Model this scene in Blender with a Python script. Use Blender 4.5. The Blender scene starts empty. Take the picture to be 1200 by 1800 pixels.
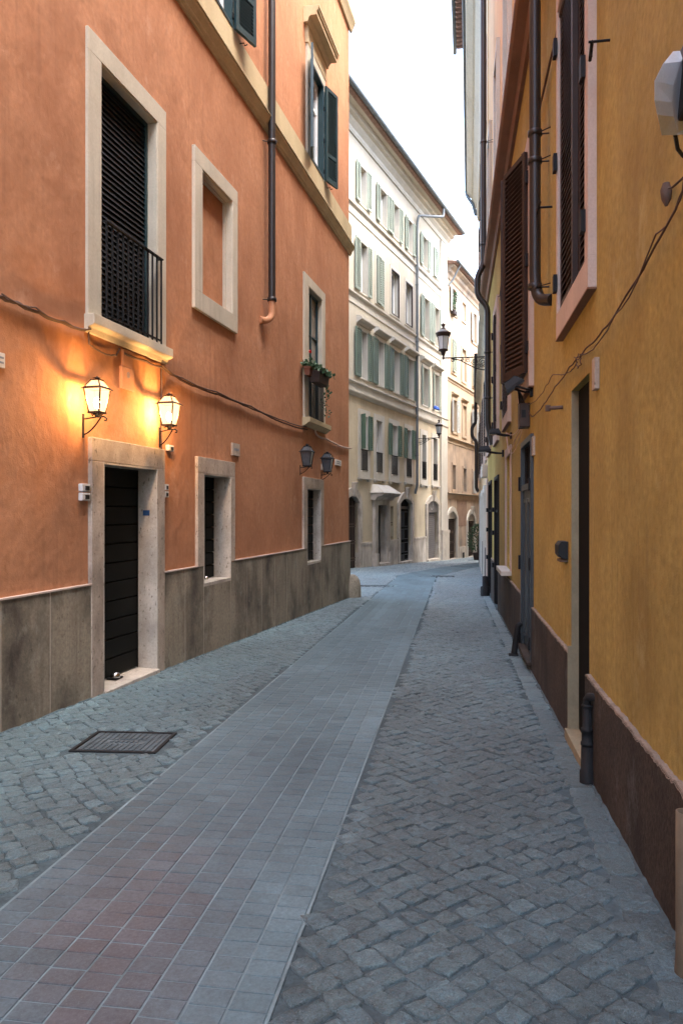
import bpy, math, random
import numpy as np
from mathutils import Vector
random.seed(7); rng = np.random.default_rng(11)
S = bpy.context.scene
COL = S.collection
R = math.radians
# ---------------------------------------------------------------- camera, sky, sun, exposure
H = 1.6
FPX = 1300.0            # focal length in photo pixels (photo 1200 x 1800, horizon at y=900)
cam_d = bpy.data.cameras.new('camera'); cam = bpy.data.objects.new('camera', cam_d); COL.objects.link(cam)
cam.location = (0, 0, H); cam.rotation_euler = (R(90), 0, 0)
cam_d.sensor_fit = 'VERTICAL'; cam_d.sensor_height = 36.0; cam_d.sensor_width = 24.0; cam_d.lens = 36.0*FPX/1800
cam_d.clip_end = 1000; cam_d.clip_start = 0.05
S.camera = cam
SUN_EL, SUN_ROT = R(62), R(118)
wd = bpy.data.worlds.new('World'); S.world = wd; wd.use_nodes = True
nt = wd.node_tree; nt.nodes.clear()
sky = nt.nodes.new('ShaderNodeTexSky'); sky.sky_type = 'NISHITA'; sky.sun_disc = False
sky.sun_elevation = SUN_EL; sky.sun_rotation = SUN_ROT; sky.air_density = 1.0; sky.dust_density = 4.0
hs = nt.nodes.new('ShaderNodeHueSaturation'); hs.inputs['Saturation'].default_value = 0.95; hs.inputs['Value'].default_value = 1.3
bg = nt.nodes.new('ShaderNodeBackground'); bg.inputs['Strength'].default_value = 0.15
wo = nt.nodes.new('ShaderNodeOutputWorld')
nt.links.new(sky.outputs[0], hs.inputs['Color']); nt.links.new(hs.outputs[0], bg.inputs[0]); nt.links.new(bg.outputs[0], wo.inputs[0])
sd = bpy.data.lights.new('sun', 'SUN'); sd.energy = .5; sd.angle = R(40); sd.color = (1, .98, .95)
so = bpy.data.objects.new('sun', sd); COL.objects.link(so)
sv = Vector((math.sin(SUN_ROT)*math.cos(SUN_EL), math.cos(SUN_ROT)*math.cos(SUN_EL), math.sin(SUN_EL)))
so.rotation_euler = sv.to_track_quat('Z', 'Y').to_euler()
S.view_settings.view_transform = 'Standard'; S.view_settings.look = 'None'
S.view_settings.exposure = 3.25; S.view_settings.gamma = 1
S.render.engine = 'CYCLES'; S.cycles.max_bounces = 10; S.cycles.diffuse_bounces = 7; S.cycles.use_denoising = True
S.cycles.sample_clamp_indirect = 8

# ---------------------------------------------------------------- materials
def mat(name, c, var=.12, scale=1.5, rough=.85, bump=.3, bscale=60, streak=0.0, dark=None, darkamt=0.0, dscale=1.2,
        metal=0.0, wave=0.0, pits=0.0, spec=.3, bdist=.004, fine=.06, runs=0.0, scuff=0.0):
    m = bpy.data.materials.new(name); m.use_nodes = True
    t = m.node_tree; N = t.nodes; L = t.links; b = N['Principled BSDF']
    b.inputs['Roughness'].default_value = rough; b.inputs['Metallic'].default_value = metal
    b.inputs['Specular IOR Level'].default_value = spec
    tc = N.new('ShaderNodeTexCoord')
    def noise(sc, det=5, mp=None, r=.55):
        n = N.new('ShaderNodeTexNoise'); n.inputs['Scale'].default_value = sc; n.inputs['Detail'].default_value = det; n.inputs['Roughness'].default_value = r
        if mp:
            k = N.new('ShaderNodeMapping'); k.inputs['Scale'].default_value = mp
            L.new(tc.outputs['Object'], k.inputs[0]); L.new(k.outputs[0], n.inputs['Vector'])
        else: L.new(tc.outputs['Object'], n.inputs['Vector'])
        return n.outputs['Fac']
    def rng_(x, a, b_, c_, d_):
        k = N.new('ShaderNodeMapRange'); k.inputs[1].default_value = a; k.inputs[2].default_value = b_; k.inputs[3].default_value = c_; k.inputs[4].default_value = d_
        L.new(x, k.inputs[0]); return k.outputs[0]
    def mathn(op, a, b_):
        k = N.new('ShaderNodeMath'); k.operation = op
        for i, q in enumerate((a, b_)):
            if isinstance(q, (int, float)): k.inputs[i].default_value = q
            else: L.new(q, k.inputs[i])
        return k.outputs[0]
    f = rng_(noise(scale, 6), .3, .7, 1-var, 1+var)
    if fine: f = mathn('MULTIPLY', f, rng_(noise(scale*22, 3), .3, .7, 1-fine, 1+fine))
    if streak: f = mathn('MULTIPLY', f, rng_(noise(1.0, 6, (9, 9, .45)), .3, .7, 1-streak, 1+streak))
    vm = N.new('ShaderNodeVectorMath'); vm.operation = 'SCALE'; vm.inputs[0].default_value = c; L.new(f, vm.inputs['Scale'])
    col = vm.outputs[0]
    if dark is not None:
        mx = N.new('ShaderNodeMix'); mx.data_type = 'RGBA'
        d = rng_(noise(dscale, 7, (1, 1, .6), .65), .46, .66, 0, darkamt)
        L.new(d, mx.inputs[0]); L.new(col, mx.inputs[6]); mx.inputs[7].default_value = (*dark, 1); col = mx.outputs[2]
    if runs:                                     # thin rain runs in the paint
        mx = N.new('ShaderNodeMix'); mx.data_type = 'RGBA'
        d = mathn('MULTIPLY', rng_(noise(1.0, 5, (13, 13, .5), .6), .52, .70, 0, runs), rng_(noise(.55, 4), .45, .62, 0, 1))
        L.new(d, mx.inputs[0]); L.new(col, mx.inputs[6]); mx.inputs[7].default_value = (c[0]*.5, c[1]*.48, c[2]*.5, 1); col = mx.outputs[2]
    if scuff:                                    # pale worn places
        mx = N.new('ShaderNodeMix'); mx.data_type = 'RGBA'
        d = rng_(noise(2.3, 8, (1, 1, .8), .72), .57, .70, 0, scuff)
        L.new(d, mx.inputs[0]); L.new(col, mx.inputs[6]); mx.inputs[7].default_value = (min(1, c[0]*1.15+.08), c[1]*1.2+.10, c[2]*1.2+.10, 1); col = mx.outputs[2]
    if pits:
        mx = N.new('ShaderNodeMix'); mx.data_type = 'RGBA'
        d = rng_(noise(28, 4, (1, 1, .45), .7), .60, .66, 0, pits)
        L.new(d, mx.inputs[0]); L.new(col, mx.inputs[6]); mx.inputs[7].default_value = (c[0]*.3, c[1]*.28, c[2]*.25, 1); col = mx.outputs[2]
    L.new(col, b.inputs['Base Color'])
    if bump:
        bp = N.new('ShaderNodeBump'); bp.inputs['Strength'].default_value = bump; bp.inputs['Distance'].default_value = bdist
        L.new(noise(bscale, 4), bp.inputs['Height'])
        if wave:
            b2 = N.new('ShaderNodeBump'); b2.inputs['Strength'].default_value = wave; b2.inputs['Distance'].default_value = .03
            L.new(noise(3.2, 4, (1, 1, .7)), b2.inputs['Height']); L.new(b2.outputs[0], bp.inputs['Normal'])
        L.new(bp.outputs[0], b.inputs['Normal'])
    return m
def emit(name, c, s):
    m = bpy.data.materials.new(name); m.use_nodes = True; b = m.node_tree.nodes['Principled BSDF']
    b.inputs['Base Color'].default_value = (*c, 1); b.inputs['Emission Color'].default_value = (*c, 1); b.inputs['Emission Strength'].default_value = s
    return m
def lit_glass(name, c, s):
    m = bpy.data.materials.new(name); m.use_nodes = True; t = m.node_tree; t.nodes.clear()
    o = t.nodes.new('ShaderNodeOutputMaterial'); mx = t.nodes.new('ShaderNodeMixShader'); tr = t.nodes.new('ShaderNodeBsdfTransparent'); e = t.nodes.new('ShaderNodeEmission')
    e.inputs[0].default_value = (*c, 1); e.inputs[1].default_value = s; mx.inputs[0].default_value = .35
    t.links.new(tr.outputs[0], mx.inputs[1]); t.links.new(e.outputs[0], mx.inputs[2]); t.links.new(mx.outputs[0], o.inputs[0])
    return m
def glass_like(name, c, rough=.08, spec=.6):
    m = bpy.data.materials.new(name); m.use_nodes = True; b = m.node_tree.nodes['Principled BSDF']
    b.inputs['Base Color'].default_value = (*c, 1); b.inputs['Roughness'].default_value = rough; b.inputs['Specular IOR Level'].default_value = spec
    return m
def tinted(name, rough, bump, bscale, bdist, spec=.35, scale=14, var=.22, spark=0.0):
    m = bpy.data.materials.new(name); m.use_nodes = True; t = m.node_tree; N = t.nodes; L = t.links; b = N['Principled BSDF']
    b.inputs['Specular IOR Level'].default_value = spec
    a = N.new('ShaderNodeAttribute'); a.attribute_name = 'tint'; tc = N.new('ShaderNodeTexCoord')
    def noise(sc, det, ro=.65):
        n = N.new('ShaderNodeTexNoise'); n.inputs['Scale'].default_value = sc; n.inputs['Detail'].default_value = det; n.inputs['Roughness'].default_value = ro; L.new(tc.outputs['Object'], n.inputs['Vector']); return n.outputs[0]
    def mr(x, c, d, lo=.3, hi=.7):
        r = N.new('ShaderNodeMapRange'); r.inputs[1].default_value = lo; r.inputs[2].default_value = hi; r.inputs[3].default_value = c; r.inputs[4].default_value = d; L.new(x, r.inputs[0]); return r.outputs[0]
    def mul(x, y):
        k = N.new('ShaderNodeMath'); k.operation = 'MULTIPLY'; L.new(x, k.inputs[0]); L.new(y, k.inputs[1]); return k.outputs[0]
    n1 = noise(scale, 8, .7); n3 = noise(scale*7, 3); n4 = noise(1.1, 4)
    f = mul(mul(mr(n1, 1-var, 1+var), mr(n3, 1-var*.9, 1+var*.9)), mr(n4, .86, 1.14))
    v = N.new('ShaderNodeVectorMath'); v.operation = 'SCALE'; L.new(a.outputs['Color'], v.inputs[0]); L.new(f, v.inputs['Scale']); col = v.outputs[0]
    if spark:                                    # pale specks painted into the stone colour as sparkling highlights
        mx = N.new('ShaderNodeMix'); mx.data_type = 'RGBA'; L.new(mr(noise(150, 2), 0, spark, .60, .68), mx.inputs[0]); L.new(col, mx.inputs[6]); mx.inputs[7].default_value = (.30, .34, .35, 1); col = mx.outputs[2]
    L.new(col, b.inputs['Base Color']); L.new(mr(n1, rough-.12, rough+.15), b.inputs['Roughness'])
    bp = N.new('ShaderNodeBump'); bp.inputs['Strength'].default_value = bump; bp.inputs['Distance'].default_value = bdist; L.new(noise(bscale, 7, .7), bp.inputs['Height']); L.new(bp.outputs[0], b.inputs['Normal'])
    return m

M = dict(
 terra=mat('terracotta_plaster', (.445, .205, .103), .10, .7, .9, .8, 90, .02, (.33, .135, .062), .75, .8, wave=1.0, fine=.11, runs=.42, scuff=.45),
 terra_pipe=mat('terracotta_paint', (.445, .205, .103), .06, 3, .6),
 ochre=mat('ochre_plaster', (.37, .272, .078), .13, 1.0, .95, 1.0, 110, .025, (.245, .165, .042), .80, .9, wave=1.0, fine=.18, runs=.40, scuff=.50),
 ochre_grey=mat('ochre_grey_render', (.27, .225, .14), .14, 2, .95, .6, 90, .05, (.14, .12, .08), .6, 2),
 peach=mat('peach_plaster', (.52, .36, .20), .10, 1.2, .9, .3, 60, .05),
 pink=mat('pale_pink_paint', (.48, .38, .32), .07, 3, .8, .4, 60, .03, (.36, .27, .21), .4, 2.0),
 beige=mat('beige_stucco', (.52, .465, .365), .07, 2, .8, .4, 60, .03, (.36, .31, .23), .5, 1.6, runs=.5),
 beige_ochre=mat('ochre_beige_stucco', (.48, .39, .235), .07, 2, .8, .3, 60, .04, (.34, .26, .15), .5, 1.4),
 trav=mat('travertine', (.42, .345, .275), .20, 2, .8, .6, 70, .08, (.16, .125, .10), .6, 2.0, pits=.9, fine=.12),
 trav_light=mat('pale_travertine', (.46, .41, .345), .16, 2, .75, .5, 70, .06, (.20, .17, .14), .6, 2.2, pits=.9, fine=.10),
 plinth=mat('weathered_travertine', (.26, .22, .162), .20, 1.3, .8, .7, 60, .05, (.048, .040, .033), .92, 1.2, pits=.7, fine=.18, runs=.9, scuff=.5),
 plinth_brown=mat('brown_stained_render', (.050, .038, .028), .30, 1.5, .9, 1.0, 60, .08, (.016, .013, .011), .85, 1.6, pits=.35, fine=.40, runs=.6, scuff=.6),
 plaster_edge=mat('pale_mortar', (.21, .165, .125), .3, 9, .9, .9, 60, fine=.2),
 joint=mat('pale_joint', (.42, .36, .29), .1, 4, .9),
 joint_dark=mat('dark_joint', (.14, .11, .09), .1, 4, .9),
 cream=mat('cream_plaster', (.45, .415, .34), .08, .6, .9, .3, 50, .03, (.36, .32, .25), .6, .6, runs=.5),
 tan=mat('tan_plaster', (.52, .445, .315), .10, .7, .9, .3, 50, .05, (.34, .28, .20), .6, .6, runs=.6),
 white_stucco=mat('white_stucco', (.49, .465, .405), .06, 2, .8, .2, 60, .03, (.36, .33, .28), .45, 1.2),
 grey_stone=mat('grey_stone', (.50, .45, .38), .16, 1.5, .85, .4, 40, .15, (.20, .17, .15), .7, 1.1),
 third=mat('faded_orange_plaster', (.47, .375, .27), .12, .6, .9, .3, 50, .05, (.32, .27, .21), .7, .5, runs=.6),
 third_low=mat('stained_orange_plaster', (.44, .34, .25), .14, .9, .9, .4, 50, .05, (.20, .175, .155), .85, .8, runs=.7),
 brown_patch=mat('brown_patch_plaster', (.27, .18, .13), .15, 2, .9),
 b_wall=mat('pale_orange_plaster', (.50, .36, .21), .10, 1.0, .9, .3, 50, .05, runs=.5),
 tile=mat('roof_tile', (.20, .12, .09), .3, 6, .85, .5, 40),
 green=mat('green_shutter_paint', (.115, .158, .122), .10, 2, .6, .15, 40),
 sage=mat('sage_shutter_paint', (.26, .30, .25), .10, 2, .7, .15, 40),
 vgreen=mat('bright_green_shutter_paint', (.085, .14, .10), .10, 2, .6, .15, 40),
 grey_sh=mat('grey_shutter_paint', (.42, .44, .43), .1, 2, .7, .15, 40),
 teal=mat('dark_teal_shutter_paint', (.010, .035, .042), .10, 3, .45, .1, 40, spec=.5),
 brown=mat('dark_brown_shutter_paint', (.034, .019, .014), .2, 4, .6, .2, 40, spec=.28),
 pipe=mat('dark_brown_pipe_paint', (.022, .016, .014), .2, 3, .42, .15, 30, spec=.4),
 pipe_brown=mat('brown_band_paint', (.20, .105, .062), .1, 3, .7),
 grey_metal=mat('grey_gutter_metal', (.105, .120, .128), .12, 3, .6, .1, 30),
 iron=mat('black_iron', (.010, .010, .011), .15, 5, .65, .2, 50, spec=.22),
 rust=mat('rusty_iron', (.10, .07, .055), .2, 12, .8, .5, 60),
 lid=mat('worn_iron_lid', (.085, .105, .112), .25, 6, .7, .5, 50, spec=.2),
 castiron=mat('cast_iron', (.014, .0145, .015), .25, 8, .7, .5, 50, spec=.2),
 blackdoor=mat('black_roller_paint', (.004, .005, .0045), .15, 3, .6, .1, 30, spec=.16),
 bluedoor=mat('dark_blue_grey_paint', (.022, .028, .034), .12, 3, .4, .1, 30, spec=.5),
 greydoor=mat('grey_roller_paint', (.13, .12, .115), .1, 3, .6),
 blackwood=mat('black_wood', (.004, .004, .004), .2, 3, .8, spec=.1),
 copper=mat('aged_copper_sheet', (.045, .026, .018), .2, 9, .5, .1, 30, metal=.4),
 bronze=mat('brown_lamp_metal', (.055, .035, .028), .2, 6, .5, .2, 40, metal=.3),
 cap=mat('grey_lamp_cap', (.22, .20, .18), .15, 5, .6, .2, 40, metal=.2),
 white_pl=mat('white_plastic', (.60, .58, .55), .06, 8, .5, 0),
 grey_pl=mat('dark_plastic', (.012, .013, .014), .1, 8, .55, 0, spec=.25),
 blue=mat('blue_enamel', (.02, .06, .16), .1, 8, .4, 0),
 marble=mat('marble_plaque', (.60, .56, .50), .08, 8, .6, .2, 40),
 ink=mat('grey_lettering', (.22, .23, .26), .1, 8, .8, 0),
 wire=mat('dusty_cable', (.10, .06, .045), .25, 10, .8, 0),
 wire_pale=mat('pale_cable', (.50, .36, .28), .15, 10, .8, 0),
 chrome=mat('bright_steel', (.60, .60, .60), .1, 9, .22, 0, metal=1),
 silver=mat('silver_lamp_shell', (.74, .76, .78), .05, 6, .25, 0, spec=.7),
 beige_pipe=mat('beige_plastic_pipe', (.12, .095, .063), .2, 6, .6, .3, 40, streak=.25),
 terra_pot=mat('terracotta_pot', (.16, .065, .04), .15, 6, .85, .3, 40),
 dark_pot=mat('dark_trough', (.035, .022, .018), .15, 6, .7, .3, 40),
 leaf=mat('ivy_leaf', (.045, .10, .045), .35, 25, .5, 0, spec=.5),
 leaf_far=mat('cypress_leaf', (.03, .065, .03), .35, 15, .6, 0),
 red=mat('red_petal', (.5, .02, .02), .2, 15, .6, 0),
 bluecloth=mat('blue_cloth', (.03, .09, .40), .2, 15, .8, .3, 30),
 curtain=mat('white_curtain', (.70, .70, .68), .06, 3, .9, .2, 20, .08),
 white_paint=mat('white_sash_paint', (.78, .79, .78), .06, 3, .5, 0),
 glass=glass_like('window_glass', (.05, .06, .06), .05, .8),
 glass_b=glass_like('reflective_window_glass', (.12, .15, .17), .04, 1.0),
 darkin=glass_like('dark_interior', (.006, .006, .006), .6, .1),
 frost=mat('milky_lamp_glass', (.58, .58, .56), .1, 6, .3, 0, spec=.5),
 smoke=mat('smoky_lamp_glass', (.07, .075, .08), .3, 9, .2, 0, spec=.5),
 lit=lit_glass('lit_lamp_glass', (1.0, .68, .33), .42),
 bulb=emit('glowing_bulb', (1.0, .72, .36), 12.0),
 mortar=mat('sandy_mortar', (.066, .094, .102), .22, 2.0, .95, .9, 90, 0, (.04, .054, .06), .7, 1.6, fine=.28), pjoint=mat('grey_strip_joint', (.16, .215, .225), .3, 3.0, .95, .5, 90),
 cobble=tinted('basalt_cobble', .38, 1.0, 40, .034, 1.0, 24, .48, .8),
 paver=tinted('basalt_paver', .64, .5, 70, .003, .3, 9, .20, .12),
)

# ---------------------------------------------------------------- frames and mesh building
def g(Y): return float(np.interp(Y, [-100, 0, 17.5, 30.7, 43.5, 51.6, 160], [0, 0, -.42, -.73, -1.22, -1.46, -3.5]))
class Frame:                                     # x along a facade, y out of it, z up
    def __init__(s, ox, oy, dx, dy):
        l = math.hypot(dx, dy); s.o = (ox, oy); s.d = (dx/l, dy/l); s.n = (-dy/l, dx/l); s.a = math.atan2(dy, dx)
    def W(s, u, w, z=0): return (s.o[0]+s.d[0]*u+s.n[0]*w, s.o[1]+s.d[1]*u+s.n[1]*w, z)
    def loc(s, x, y):
        a, b = x-s.o[0], y-s.o[1]; return a*s.d[0]+b*s.d[1], a*s.n[0]+b*s.n[1]
    def px(s, x, y, w=0.0):                      # which point of the facade plane the photograph shows at (x, y)
        k = (x-600)/FPX; ox, oy = s.o[0]+s.n[0]*w, s.o[1]+s.n[1]*w
        u = (k*oy-ox)/(s.d[0]-k*s.d[1]); Y = oy+s.d[1]*u
        return u, H+(900-y)/FPX*Y
    def U(s, x, w=0.0): return s.px(x, 900, w)[0]
    def Z(s, x, y, w=0.0): return s.px(x, y, w)[1]
    def gz(s, u, w=0.0): return g(s.o[1]+s.d[1]*u+s.n[1]*w)
FL = Frame(-4.12, 0, -.2454, -1)
FR = Frame(.90, 0, .1515, 1)
FB = Frame(3.855, 19.5, .173, 1)
FWh = Frame(-13.11, 0, -.4423, -1)
F3 = Frame(-13.11, 0, -.4423, -1)
FG = Frame(0, 0, 1, 0)

class MB:
    def __init__(s): s.v = []; s.f = []; s.sm = []
    def add(s, vs, fs, sm=False):
        o = len(s.v); s.v += [tuple(map(float, p)) for p in vs]; s.f += [tuple(i+o for i in f) for f in fs]; s.sm += [sm]*len(fs); return s
    def box(s, u0, u1, w0, w1, z0, z1):
        if u0 > u1: u0, u1 = u1, u0
        if w0 > w1: w0, w1 = w1, w0
        if z0 > z1: z0, z1 = z1, z0
        return s.add([(u0,w0,z0),(u1,w0,z0),(u1,w1,z0),(u0,w1,z0),(u0,w0,z1),(u1,w0,z1),(u1,w1,z1),(u0,w1,z1)],
              [(0,3,2,1),(4,5,6,7),(0,1,5,4),(1,2,6,5),(2,3,7,6),(3,0,4,7)])
    def hexa(s, p): return s.add(p, [(0,3,2,1),(4,5,6,7),(0,1,5,4),(1,2,6,5),(2,3,7,6),(3,0,4,7)])
    def prism_w(s, poly, w0, w1):
        n = len(poly); v = [(a, w0, b) for a, b in poly]+[(a, w1, b) for a, b in poly]
        return s.add(v, [tuple(range(n)), tuple(range(2*n-1, n-1, -1))]+[(i, n+i, n+(i+1) % n, (i+1) % n) for i in range(n)])
    def prism_u(s, poly, u0, u1, mitre=0):
        n = len(poly); v = [(u0-mitre*a, a, b) for a, b in poly]+[(u1+mitre*a, a, b) for a, b in poly]
        return s.add(v, [tuple(range(n)), tuple(range(2*n-1, n-1, -1))]+[(i, n+i, n+(i+1) % n, (i+1) % n) for i in range(n)])
    def strip(s, inner, outer, w0, w1):
        n = len(inner)
        for i in range(n-1):
            a, b, c, d = inner[i], inner[i+1], outer[i+1], outer[i]
            fs = [(0,3,2,1),(4,5,6,7),(0,1,5,4),(2,3,7,6)]
            if i == 0: fs.append((3,0,4,7))
            if i == n-2: fs.append((1,2,6,5))
            s.add([(q[0], w0, q[1]) for q in (a, b, c, d)]+[(q[0], w1, q[1]) for q in (a, b, c, d)], fs)
        return s
    def tube(s, path, r, n=8, sm=True):
        P = [Vector(p) for p in path]; rs = r if isinstance(r, (list, tuple)) else [r]*len(P)
        vs = []; up = None
        for i, p in enumerate(P):
            t = (P[min(i+1, len(P)-1)]-P[max(i-1, 0)]).normalized()
            if up is None: up = t.orthogonal().normalized()
            a = (up-t*up.dot(t)); a = a.normalized() if a.length > 1e-6 else t.orthogonal().normalized(); up = a; b = t.cross(a)
            for k in range(n):
                q = 2*math.pi*k/n; vs.append(tuple(p+(a*math.cos(q)+b*math.sin(q))*rs[i]))
        fs = [(i*n+k, i*n+(k+1) % n, (i+1)*n+(k+1) % n, (i+1)*n+k) for i in range(len(P)-1) for k in range(n)]
        s.add(vs, fs, sm)
        return s.add([vs[k] for k in range(n)], [tuple(range(n-1, -1, -1))]).add(vs[-n:], [tuple(range(n))])
    def lathe(s, c, prof, n=16, sm=True, sq=False, rot=0):
        vs = []
        for r, z in prof:
            for k in range(n):
                q = 2*math.pi*(k+rot)/n; vs.append((c[0]+r*math.cos(q), c[1]+r*math.sin(q), c[2]+z))
        fs = [(i*n+k, i*n+(k+1) % n, (i+1)*n+(k+1) % n, (i+1)*n+k) for i in range(len(prof)-1) for k in range(n)]
        s.add(vs, fs, sm); return s.add(vs[:n], [tuple(range(n-1, -1, -1))]).add(vs[-n:], [tuple(range(n))])
OFF = {}
def thing(name, label, cat, F, u=0, w=0, z=0, group=None):
    o = bpy.data.objects.new(name, None); COL.objects.link(o); o.location = F.W(u, w, z); o.rotation_euler = (0, 0, F.a); o.empty_display_size = .2
    o['label'] = label; o['category'] = cat
    if group: o['group'] = group
    OFF[o.name] = (F, (u, w, z)); return o
def part(name, mb, m, parent, bevel=0, label=None):
    F, (u, w, z) = OFF[parent.name]
    me = bpy.data.meshes.new(name); me.from_pydata([(a-u, b-w, c-z) for a, b, c in mb.v], [], mb.f); me.polygons.foreach_set('use_smooth', mb.sm)
    me.materials.append(M[m] if isinstance(m, str) else m); me.validate()
    import bmesh
    bm = bmesh.new(); bm.from_mesh(me); bmesh.ops.recalc_face_normals(bm, faces=bm.faces[:]); bm.to_mesh(me); bm.free()
    o = bpy.data.objects.new(name, me); COL.objects.link(o); o.parent = parent; OFF[o.name] = (F, (u, w, z))
    if bevel:
        k = o.modifiers.new('bevel', 'BEVEL'); k.width = bevel; k.segments = 2; k.limit_method = 'ANGLE'; k.angle_limit = R(40)
    if label: o['label'] = label
    return o
def solo(name, mb, m, label, cat, F, u, w, z, group=None, bevel=0, kind=None):
    me = bpy.data.meshes.new(name); me.from_pydata([(a-u, b-w, c-z) for a, b, c in mb.v], [], mb.f); me.polygons.foreach_set('use_smooth', mb.sm)
    me.materials.append(M[m] if isinstance(m, str) else m); me.validate()
    import bmesh
    bm = bmesh.new(); bm.from_mesh(me); bmesh.ops.recalc_face_normals(bm, faces=bm.faces[:]); bm.to_mesh(me); bm.free()
    o = bpy.data.objects.new(name, me); COL.objects.link(o); o.location = F.W(u, w, z); o.rotation_euler = (0, 0, F.a)
    if label: o['label'] = label; o['category'] = cat
    if group: o['group'] = group
    if kind: o['kind'] = kind
    if bevel:
        k = o.modifiers.new('bevel', 'BEVEL'); k.width = bevel; k.segments = 2; k.limit_method = 'ANGLE'; k.angle_limit = R(40)
    OFF[o.name] = (F, (u, w, z)); return o

def facade(u0, u1, z0, z1, holes, rd=.2, D=6, wf=0.0, body=True, zfun=None):
    """wall with real openings: front, reveals, and the building's sides, back and top"""
    mb = MB(); us = sorted({u0, u1, *[h[0] for h in holes], *[h[1] for h in holes]}); us = [u for u in us if u0 <= u <= u1]
    zs = sorted({z0, z1, *[h[2] for h in holes], *[h[3] for h in holes]}); zs = [z for z in zs if z0 <= z <= z1]
    def inh(u, z): return any(h[0] < u < h[1] and h[2] < z < h[3] for h in holes)
    for i in range(len(us)-1):
        j = 0
        while j < len(zs)-1:
            if inh((us[i]+us[i+1])/2, (zs[j]+zs[j+1])/2): j += 1; continue
            k = j
            while k+1 < len(zs)-1 and not inh((us[i]+us[i+1])/2, (zs[k+1]+zs[k+2])/2): k += 1
            mb.add([(us[i], wf, zs[j]), (us[i], wf, zs[k+1]), (us[i+1], wf, zs[k+1]), (us[i+1], wf, zs[j])], [(0, 1, 2, 3)]); j = k+1
    for h in holes:
        a, b, c, d = max(h[0], u0), min(h[1], u1), max(h[2], z0), min(h[3], z1)
        if a >= b or c >= d: continue
        r = wf-(h[4] if len(h) > 4 else rd)
        q = [(a, wf, c), (b, wf, c), (b, wf, d), (a, wf, d), (a, r, c), (b, r, c), (b, r, d), (a, r, d)]
        mb.add(q, [(0, 4, 7, 3), (1, 2, 6, 5)]+([(0, 1, 5, 4)] if h[2] >= z0 else [])+([(3, 7, 6, 2)] if h[3] <= z1 else []))
    if body:
        q = [(u0, wf, z0), (u1, wf, z0), (u1, wf, z1), (u0, wf, z1), (u0, -D, z0), (u1, -D, z0), (u1, -D, z1), (u0, -D, z1)]
        mb.add(q, [(0, 3, 7, 4), (1, 5, 6, 2), (4, 7, 6, 5), (3, 2, 6, 7)])
    else:
        mb.add([(u0, wf, z0), (u0, wf-.02, z0), (u0, wf-.02, z1), (u0, wf, z1)], [(0, 1, 2, 3)])
        mb.add([(u1, wf, z0), (u1, wf-.02, z0), (u1, wf-.02, z1), (u1, wf, z1)], [(0, 1, 2, 3)])
        mb.add([(u0, wf, z1), (u0, wf-.06, z1), (u1, wf-.06, z1), (u1, wf, z1)], [(0, 1, 2, 3)])
    return mb
def louver(u0, w0, z0, z1, wid, ang=0.0, th=.04, pitch=.05, stile=.07, rails=(), tilt=.6, flip=1, mb=None):
    mb = mb or MB(); ca, sa = math.cos(ang), math.sin(ang)
    def T(a, b, c): return (u0+a*ca-b*sa, w0+a*sa+b*ca, c)
    def bx(a0, a1, b0, b1, c0, c1): mb.hexa([T(a0,b0,c0),T(a1,b0,c0),T(a1,b1,c0),T(a0,b1,c0),T(a0,b0,c1),T(a1,b0,c1),T(a1,b1,c1),T(a0,b1,c1)])
    bx(0, stile, 0, th, z0, z1); bx(wid-stile, wid, 0, th, z0, z1)
    ys = [z0, *[z0+(z1-z0)*r for r in rails], z1-stile]
    for k, y in enumerate(ys): bx(stile, wid-stile, .002, th-.002, y, y+stile*(1.3 if k == 0 else 1))
    bx(stile, wid-stile, th*.02, th*.08, z0+.01, z1-.01)
    for k in range(len(ys)-1):
        a = ys[k]+stile*(1.3 if k == 0 else 1); b = ys[k+1]; n = max(1, int((b-a)/pitch)); p = (b-a)/n
        for i in range(n):
            z = a+i*p; o = p*.62; e = p*.2
            mb.hexa([T(stile, th*.95, z), T(wid-stile, th*.95, z), T(wid-stile, th*.5, z+o), T(stile, th*.5, z+o),
                     T(stile, th*.95, z+e), T(wid-stile, th*.95, z+e), T(wid-stile, th*.3, z+o+e), T(stile, th*.3, z+o+e)])
    return mb
def rectframe(mb, u0, u1, z0, z1, a, w0, w1, bottom=True, left=None, top=None, ab=None):
    """outer rectangle u0..u1,z0..z1, member width a"""
    if u0 > u1: u0, u1 = u1, u0
    t = top or a; b = ab or a
    mb.box(u0, u1, w0, w1, z1-t, z1)
    zb = z0+(b if bottom else 0)
    mb.box(u0, u0+a, w0, w1, zb, z1-t); mb.box(u1-a, u1, w0, w1, zb, z1-t)
    if bottom: mb.box(u0, u1, w0, w1, z0, z0+b)
    return mb
def surround(mb, o, i, w0, w1, bottom=False):
    """o, i = (u0,u1,z0,z1) of the outer and inner edge"""
    mb.box(o[0], o[1], w0, w1, i[3], o[3]); zb = i[2] if bottom else o[2]
    mb.box(o[0], i[0], w0, w1, zb, i[3]); mb.box(i[1], o[1], w0, w1, zb, i[3])
    if bottom: mb.box(o[0], o[1], w0, w1, o[2], i[2])
    return mb
def srt(a, b): return (a, b) if a < b else (b, a)
def rect(F, x0, x1, ytop, ybot, xr=None, w=0.0):
    xr = x0 if xr is None else xr
    a, b = srt(F.U(x0, w), F.U(x1, w)); return (a, b, F.Z(xr, ybot, w), F.Z(xr, ytop, w))
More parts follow.
